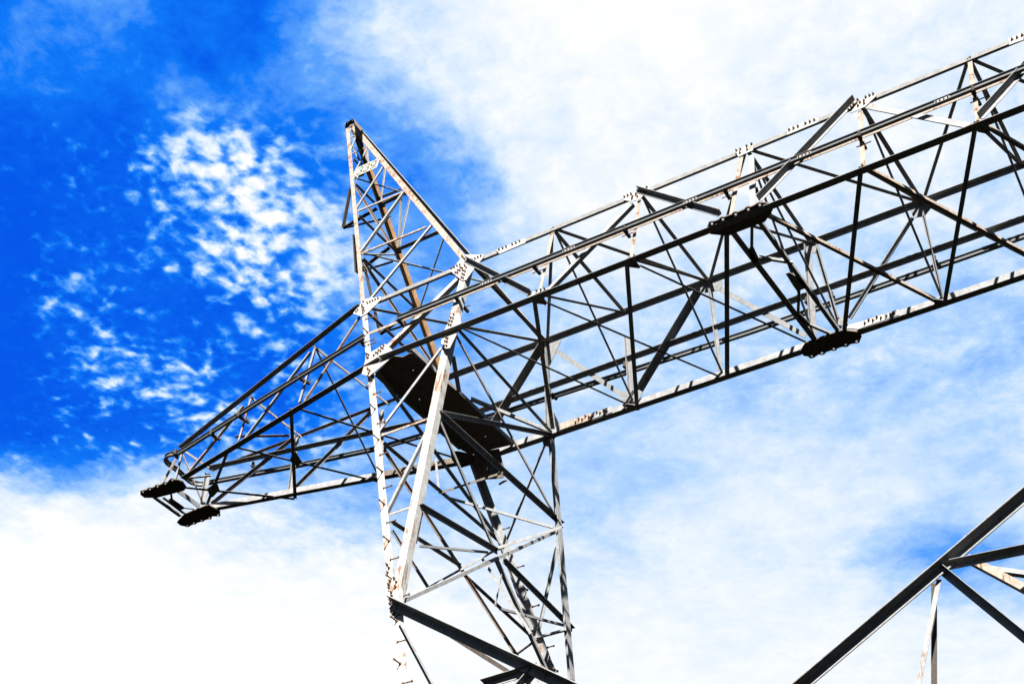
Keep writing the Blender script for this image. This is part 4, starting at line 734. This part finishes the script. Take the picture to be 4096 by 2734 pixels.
STEP_BOLTS = [((0.159,-2.112,15.117),(0,-1,0),0.15),((0.371,-2.199,14.367),(0,-1,0),0.15),((0.642,-2.293,13.556),(0,-1,0),0.15),((0.873,-2.384,12.772),(0,-1,0),0.15),((0.014,-2.065,15.526),(1,0,0),0.16),((0.263,-2.157,14.734),(1,0,0),0.16),((0.508,-2.247,13.951),(1,0,0),0.16),((0.751,-2.338,13.171),(1,0,0),0.16),((1.097,-2.427,12.397),(1,0,0),0.16),((1.223,-2.521,11.59),(1,0,0),0.16),((1.468,-2.605,10.858),(1,0,0),0.16),((1.133,-2.477,11.964),(0,-1,0),0.15),((1.36,-2.566,11.199),(0,-1,0),0.15),((-0.362,-1.928,16.71),(0,-1,0),0.15),((-0.1,-2.021,15.908),(0,-1,0),0.15),((0.155,-2.113,15.114),(0,-1,0),0.15),((-0.501,-1.881,17.118),(1,0,0),0.16),((-0.226,-1.974,16.314),(1,0,0),0.16),((0.008,-2.065,15.53),(1,0,0),0.16),((-0.61,-1.836,17.506),(0,-1,0),0.15),((-1.15,-1.561,19.043),(0,-1,0),0.15),((-1.355,-1.449,19.54),(1,0,0),0.16),((-0.997,-1.659,18.604),(1,0,0),0.16),((-1.112,-1.63,18.735),(1,0,0),0.2),((-0.275,1.95,16.532),(1,0,0),0.14),((0.031,2.049,15.679),(1,0,0),0.14),((0.328,2.146,14.836),(1,0,0),0.14),((0.339,2.145,14.84),(1,0,0),0.14),((0.625,2.241,14.011),(1,0,0),0.14),((0.243,2.106,15.183),(0,-1,0),0.13),((0.826,2.296,13.536),(0,-1,0),0.13),((-3.386,0.454,25.723),(1,0,0),0.12),((-3.124,0.577,24.921),(1,0,0),0.12),((-2.838,0.701,24.115),(1,0,0),0.12),((-2.591,0.815,23.38),(1,0,0),0.12),((-2.341,0.927,22.649),(1,0,0),0.12)]
RAIL_FRONT = [(-0.357,-1.7,18.94),(14.989,-1.7,18.955)]
RAIL_LOOP = [(-1.006,-1.793,18.708),(-3.963,-1.168,18.819),(-6.466,-0.647,18.851),(-6.727,-0.626,18.855),(-6.896,-0.648,18.859),(-7.008,-0.624,18.863),(-7.082,-0.564,18.867),(-7.134,-0.467,18.871),(-7.145,-0.3,18.875),(-7.146,-0.095,18.879),(-7.176,0.121,18.884),(-7.187,0.316,18.888),(-7.12,0.44,18.892),(-7.014,0.52,18.896),(-6.885,0.537,18.9),(-4.904,0.959,18.92),(-3.125,1.319,18.964),(-0.144,1.65,19.051),(5.001,1.65,18.919),(9.912,1.65,18.925),(13.841,1.65,18.929)]
RAIL_BRACKETS = [((0.913,-1.692,18.9),(0.902,-1.243,18.9)),((2.541,-1.7,18.9),(2.543,-1.453,18.9)),((4.326,-1.714,18.9),(4.327,-1.48,18.9)),((6.169,-1.697,18.9),(6.159,-1.453,18.9)),((6.589,-1.519,18.9),(6.613,-1.349,18.9)),((8.457,-1.72,18.9),(8.45,-1.381,18.9)),((10.239,-1.718,18.9),(10.252,-1.36,18.9)),((-2.873,-1.415,18.76),(-2.784,-1.138,18.76)),((-4.677,-1.075,18.76),(-4.626,-0.762,18.76)),((-5.563,-0.887,18.76),(-5.518,-0.602,18.76)),((-6.648,-0.737,18.76),(-6.718,-0.542,18.76)),((-0.343,-1.702,18.9),(-0.324,-1.413,18.9)),((-1.132,-1.767,18.74),(-1.175,-1.541,18.74)),((0.881,1.495,18.99),(0.931,1.739,18.99)),((6.605,1.542,18.99),(6.643,1.796,18.99)),((8.447,1.548,18.99),(8.486,1.803,18.99)),((2.536,1.461,18.99),(2.554,1.629,18.99)),((6.173,1.449,18.99),(6.19,1.594,18.99)),((-5.756,0.586,18.99),(-5.825,0.901,18.99))]
SIGN_FRONT = [(-3.252,-0.504,25.626),(-2.611,-0.507,25.605),(-2.587,-0.565,25.233),(-3.258,-0.561,25.257)]
SIGN_BACK = [(-4.083,0.287,26.605),(-3.801,0.287,26.607),(-3.785,0.315,26.428),(-4.114,0.309,26.467)]


# ------------------------------------------------------------------ setting
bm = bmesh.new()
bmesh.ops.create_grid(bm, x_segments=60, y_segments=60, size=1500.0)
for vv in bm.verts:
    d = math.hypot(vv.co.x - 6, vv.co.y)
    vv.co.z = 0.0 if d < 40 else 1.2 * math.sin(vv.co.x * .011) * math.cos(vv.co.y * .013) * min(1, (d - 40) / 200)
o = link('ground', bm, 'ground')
tag(o, None, None, 'structure')

# ------------------------------------------------------------------ the pylon
pylon = bpy.data.objects.new('lattice_pylon', None)
COL.objects.link(pylon)
pylon.location = (6.42, 0, 0)
tag(pylon, 'rusty galvanised steel lattice power pylon with long crossarm and pointed peak against the sky', 'pylon')


def rel(q):
    return Vector(q)


def member(name, A, B, u, v, a, b, t, mat):
    bm = angle_bm(A, B, u, v, a, b, t)
    return link(name, bm, mat, pylon, Vector(A))


for row in MEMBERS + FAR_MAST:
    member(*row)
# concrete footings of the four legs
for x, y in ((4.31, -3.87), (4.31, 3.87), (8.53, -3.87), (8.53, 3.87)):
    bm = bmesh.new()
    bmesh.ops.create_cone(bm, cap_ends=True, segments=4, radius1=0.62, radius2=0.42, depth=0.6)
    bmesh.ops.bevel(bm, geom=list(bm.edges), offset=0.03, segments=2, affect='EDGES')
    link('footing', bm, 'leg', pylon, Vector((x, y, 0.25)))

# hex bolt shared by every plate: nut, shank end
def bolt_mesh():
    bm = tube_bm((0, 0, -0.002), (0, 0, 0.020), 0.020, 6)
    tube_bm((0, 0, 0.020), (0, 0, 0.044), 0.011, 6, bm)
    bmesh.ops.recalc_face_normals(bm, faces=bm.faces)
    me = bpy.data.meshes.new('bolt')
    bm.to_mesh(me)
    bm.free()
    me.materials.append(MAT['bolt'])
    return me


BOLT = bolt_mesh()
bolts = []
for name, P, n, t, mat, holes, hr, bl, lr in PLATES:
    O = sum((Vector(q) for q in P), Vector()) / len(P)
    outline = scalloped(P, holes, n, lr) if lr else P
    bm = plate_bm([outline] + [circle(h, n, hr) for h in holes], n, t, O)
    po = link(name, bm, mat, pylon, O)
    for q in bl:
        bolts.append(((Vector(q) - cam.location).length, q, n, po))
bolts.sort(key=lambda r: r[0])
spin = 0.3
for d, q, n, po in bolts[:100]:
    o = bpy.data.objects.new('bolt', BOLT)
    COL.objects.link(o)
    o.parent = po
    spin += 1.3
    o.rotation_euler = (Vector(n).to_track_quat('Z', 'Y').to_matrix() @ Matrix.Rotation(spin, 3, 'Z')).to_euler()
    o.location = Vector(q) - origin_of(po)
bm = bmesh.new()
for d, q, n, po in bolts[100:]:
    spin += 1.3
    mtx = Matrix.Translation(Vector(q)) @ (Vector(n).to_track_quat('Z', 'Y').to_matrix() @ Matrix.Rotation(spin, 3, 'Z')).to_4x4()
    tmp = bmesh.new()
    tmp.from_mesh(BOLT)
    tmp.transform(mtx)
    me = bpy.data.meshes.new('tmp')
    tmp.to_mesh(me)
    tmp.free()
    bm.from_mesh(me)
    bpy.data.meshes.remove(me)
o = link('small_bolts', bm, 'bolt', pylon)
tag(o, None, None, 'stuff')

# step bolts
for q, d, l in STEP_BOLTS:
    d = Vector(d).normalized()
    bm = tube_bm((0, 0, 0), d * l, 0.0105, 8)
    tube_bm(d * (l - .012), d * (l + .006), 0.019, 6, bm)
    tube_bm(d * -.004, d * .018, 0.022, 6, bm)
    link('step_bolt', bm, 'bolt', pylon, Vector(q))


# guard rail: small I section swept along its path
def sweep(path, name, mat):
    prof = [(-.03, -.048), (.03, -.048), (.03, -.040), (.006, -.034), (.006, .034), (.03, .040), (.03, .048), (-.03, .048), (-.03, .040), (-.006, .034), (-.006, -.034), (-.03, -.040)]
    pts = [Vector(q) for q in path]
    O = pts[0].copy()
    bm = bmesh.new()
    rings = []
    for i, q in enumerate(pts):
        a = (q - pts[i - 1]).normalized() if i else None
        c = (pts[i + 1] - q).normalized() if i < len(pts) - 1 else None
        d = (a + c).normalized() if a and c else (a or c)
        s = d.cross(Vector((0, 0, 1))).normalized()
        z = s.cross(d)
        rings.append([bm.verts.new(q - O + s * x + z * y) for x, y in prof])
    n = len(prof)
    for r0, r1 in zip(rings, rings[1:]):
        for i in range(n):
            bm.faces.new((r0[i], r0[(i + 1) % n], r1[(i + 1) % n], r1[i]))
    bm.faces.new(rings[0])
    bm.faces.new(list(reversed(rings[-1])))
    return link(name, bm, mat, pylon, O)


def rounded(path, k=4):
    """Catmull-Rom through the points so that the loop at the arm's tip bends smoothly"""
    P = [Vector(q) for q in path]
    out = []
    for i in range(len(P) - 1):
        p0, p1, p2, p3 = P[max(i - 1, 0)], P[i], P[i + 1], P[min(i + 2, len(P) - 1)]
        if (p2 - p1).length > 1.2:
            out.append(p1)
            continue
        for j in range(k):
            s = j / k
            out.append(0.5 * ((2 * p1) + (p2 - p0) * s + (2 * p0 - 5 * p1 + 4 * p2 - p3) * s * s + (3 * p1 - p0 - 3 * p2 + p3) * s ** 3))
    out.append(P[-1])
    return out


r1 = sweep(RAIL_FRONT, 'guard_rail', 'rail')
r2 = sweep(rounded(RAIL_LOOP), 'guard_rail', 'rail')
# splice plates with four bolts
for rail, path, fr_ in ((r1, RAIL_FRONT, (.125, .235, .385, .515, .66)), ):
    A, B = Vector(path[0]), Vector(path[1])
    for s in fr_:
        q = A.lerp(B, s)
        ax = (B - A).normalized()
        sd = Vector((0, -1, 0))
        bm = bmesh.new()
        bmesh.ops.create_cube(bm, size=1.0)
        for vv in bm.verts:
            vv.co = ax * vv.co.x * .24 + sd * (vv.co.y * .008 + .012) + Vector((0, 0, 1)) * vv.co.z * .05
        sp = link('splice_plate', bm, 'zinc', rail, q)
        for k in range(4):
            o = bpy.data.objects.new('rail_bolt', BOLT)
            o.scale = (.6, .6, .6)
            COL.objects.link(o)
            o.parent = rail
            o.rotation_euler = sd.to_track_quat('Z', 'Y').to_euler()
            o.location = q + ax * (-.09 + .06 * k) + sd * .016 - origin_of(rail)
for A, B in RAIL_BRACKETS:
    A, B = Vector(A), Vector(B)
    ax = (B - A).normalized()
    sd = ax.cross(Vector((0, 0, 1))).normalized()
    bm = angle_bm(A, B, sd * -1, (0, 0, 1), .05, .045, .006)
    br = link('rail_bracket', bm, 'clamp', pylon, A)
    bm = tube_bm(ax * .1 - sd * .0, ax * .1 + Vector((0, 0, .07)), .014, 6)
    tube_bm(Vector((0, 0, -.02)) + ax * .02, Vector((0, 0, .10)) + ax * .02, .03, 6, bm)
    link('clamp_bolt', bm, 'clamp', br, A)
    if (B - A).length > .22:
        q = (B - A) * .72
        bm = tube_bm(q - Vector((.14, 0, -.03)), q + Vector((.10, 0, .03)), .010, 6)
        tube_bm(q - Vector((.05, 0, -.03)), q + Vector((.0, 0, .03)), .02, 6, bm)
        link('hook_bolt', bm, 'bolt', br, A)


# ------------------------------------------------------------------ number signs
def sign(name, corners, mat, label, digits):
    TL, TR, BR_, BL_ = [Vector(q) for q in corners]
    O = (TL + TR + BR_ + BL_) / 4
    ex = ((TR - TL) + (BR_ - BL_)).normalized()
    ey = ((TL - BL_) + (TR - BR_))
    ey = (ey - ex * ey.dot(ex)).normalized()
    n = ex.cross(ey)
    W = ((TR - TL).length + (BR_ - BL_).length) / 2
    Hh = ((TL - BL_).length + (TR - BR_).length) / 2
    r = bpy.data.objects.new(name, None)
    COL.objects.link(r)
    r.location = O
    tag(r, label, 'sign')
    pts = []
    for sx, sy, a0 in ((1, 1, 0), (-1, 1, 90), (-1, -1, 180), (1, -1, 270)):
        for k in range(4):
            a = math.radians(a0 + k * 30)
            pts.append(O + ex * (sx * (W / 2 - .02) + .02 * math.cos(a)) + ey * (sy * (Hh / 2 - .02) + .02 * math.sin(a)))
    holes = [O + ex * (sx * (W / 2 - .04)) + ey * (sy * (Hh / 2 - .04)) for sx in (-1, 1) for sy in (-1, 1)]
    bm = plate_bm([pts], n, .006, O)
    link('plate', bm, mat, r, O)
    for h in holes:
        bm = tube_bm((0, 0, 0), n * .018, .012, 6)
        link('screw', bm, 'bolt', r, h)
    if digits:
        # stroke skeletons on a unit cell (0..1 wide, 0..1 high)
        arc = lambda cx, cy, rx_, ry_, a, b_, k=12: [(cx + rx_ * math.cos(math.radians(a + (b_ - a) * i / k)), cy + ry_ * math.sin(math.radians(a + (b_ - a) * i / k))) for i in range(k + 1)]
        three = [arc(.5, .745, .42, .255, 165, -90), arc(.5, .255, .46, .255, 90, -165)]
        nine = [arc(.5, .68, .44, .32, 0, 360, 20), [(.94, .68), (.93, .48), (.86, .26), (.70, .08), (.40, 0.0), (.12, .06)]]
        cw, ch, th = W * .225, Hh * .72, W * .07
        for i, ch_ in enumerate((three, three, nine)):
            x0 = -W / 2 + W * .10 + i * W * .285
            bm = bmesh.new()
            for path in ch_:
                closed = (Vector(path[0] + (0,)) - Vector(path[-1] + (0,))).length < 1e-4
                P2 = [Vector((x0 + a * cw, (b_ - .5) * ch)) for a, b_ in path]
                if closed:
                    P2 = P2[:-1]
                k = len(P2)
                L_, R_ = [], []
                for j in range(k):
                    pa = P2[j - 1] if (j or closed) else P2[j]
                    pb = P2[(j + 1) % k] if (j < k - 1 or closed) else P2[j]
                    tt = (pb - pa).normalized()
                    nn = Vector((-tt.y, tt.x))
                    L_.append(P2[j] + nn * th / 2)
                    R_.append(P2[j] - nn * th / 2)
                rng = range(k if closed else k - 1)
                lift = .0065 if path is ch_[0] else .0085
                for z0, z1 in ((.003, lift),):
                    up_ = [[bm.verts.new(ex * q.x + ey * q.y + n * z) for q in s] for s in (L_, R_) for z in (z0, z1)]
                    l0, l1, r0, r1_ = up_
                    for j in rng:
                        jj = (j + 1) % k
                        bm.faces.new((l1[j], l1[jj], r1_[jj], r1_[j]))
                        bm.faces.new((l0[j], l0[jj], l1[jj], l1[j]))
                        bm.faces.new((r0[j], r0[jj], r1_[jj], r1_[j]))
            link('digit', bm, 'digit', r, O)
    return r


sign('number_sign', SIGN_FRONT, 'sign', 'cream number plate reading 339 bolted across the front of the pylon peak', True)
sign('number_sign', SIGN_BACK, 'signback', 'pale plate seen from behind through the peak, just below the 339 plate', False)

bpy.context.view_layer.update()
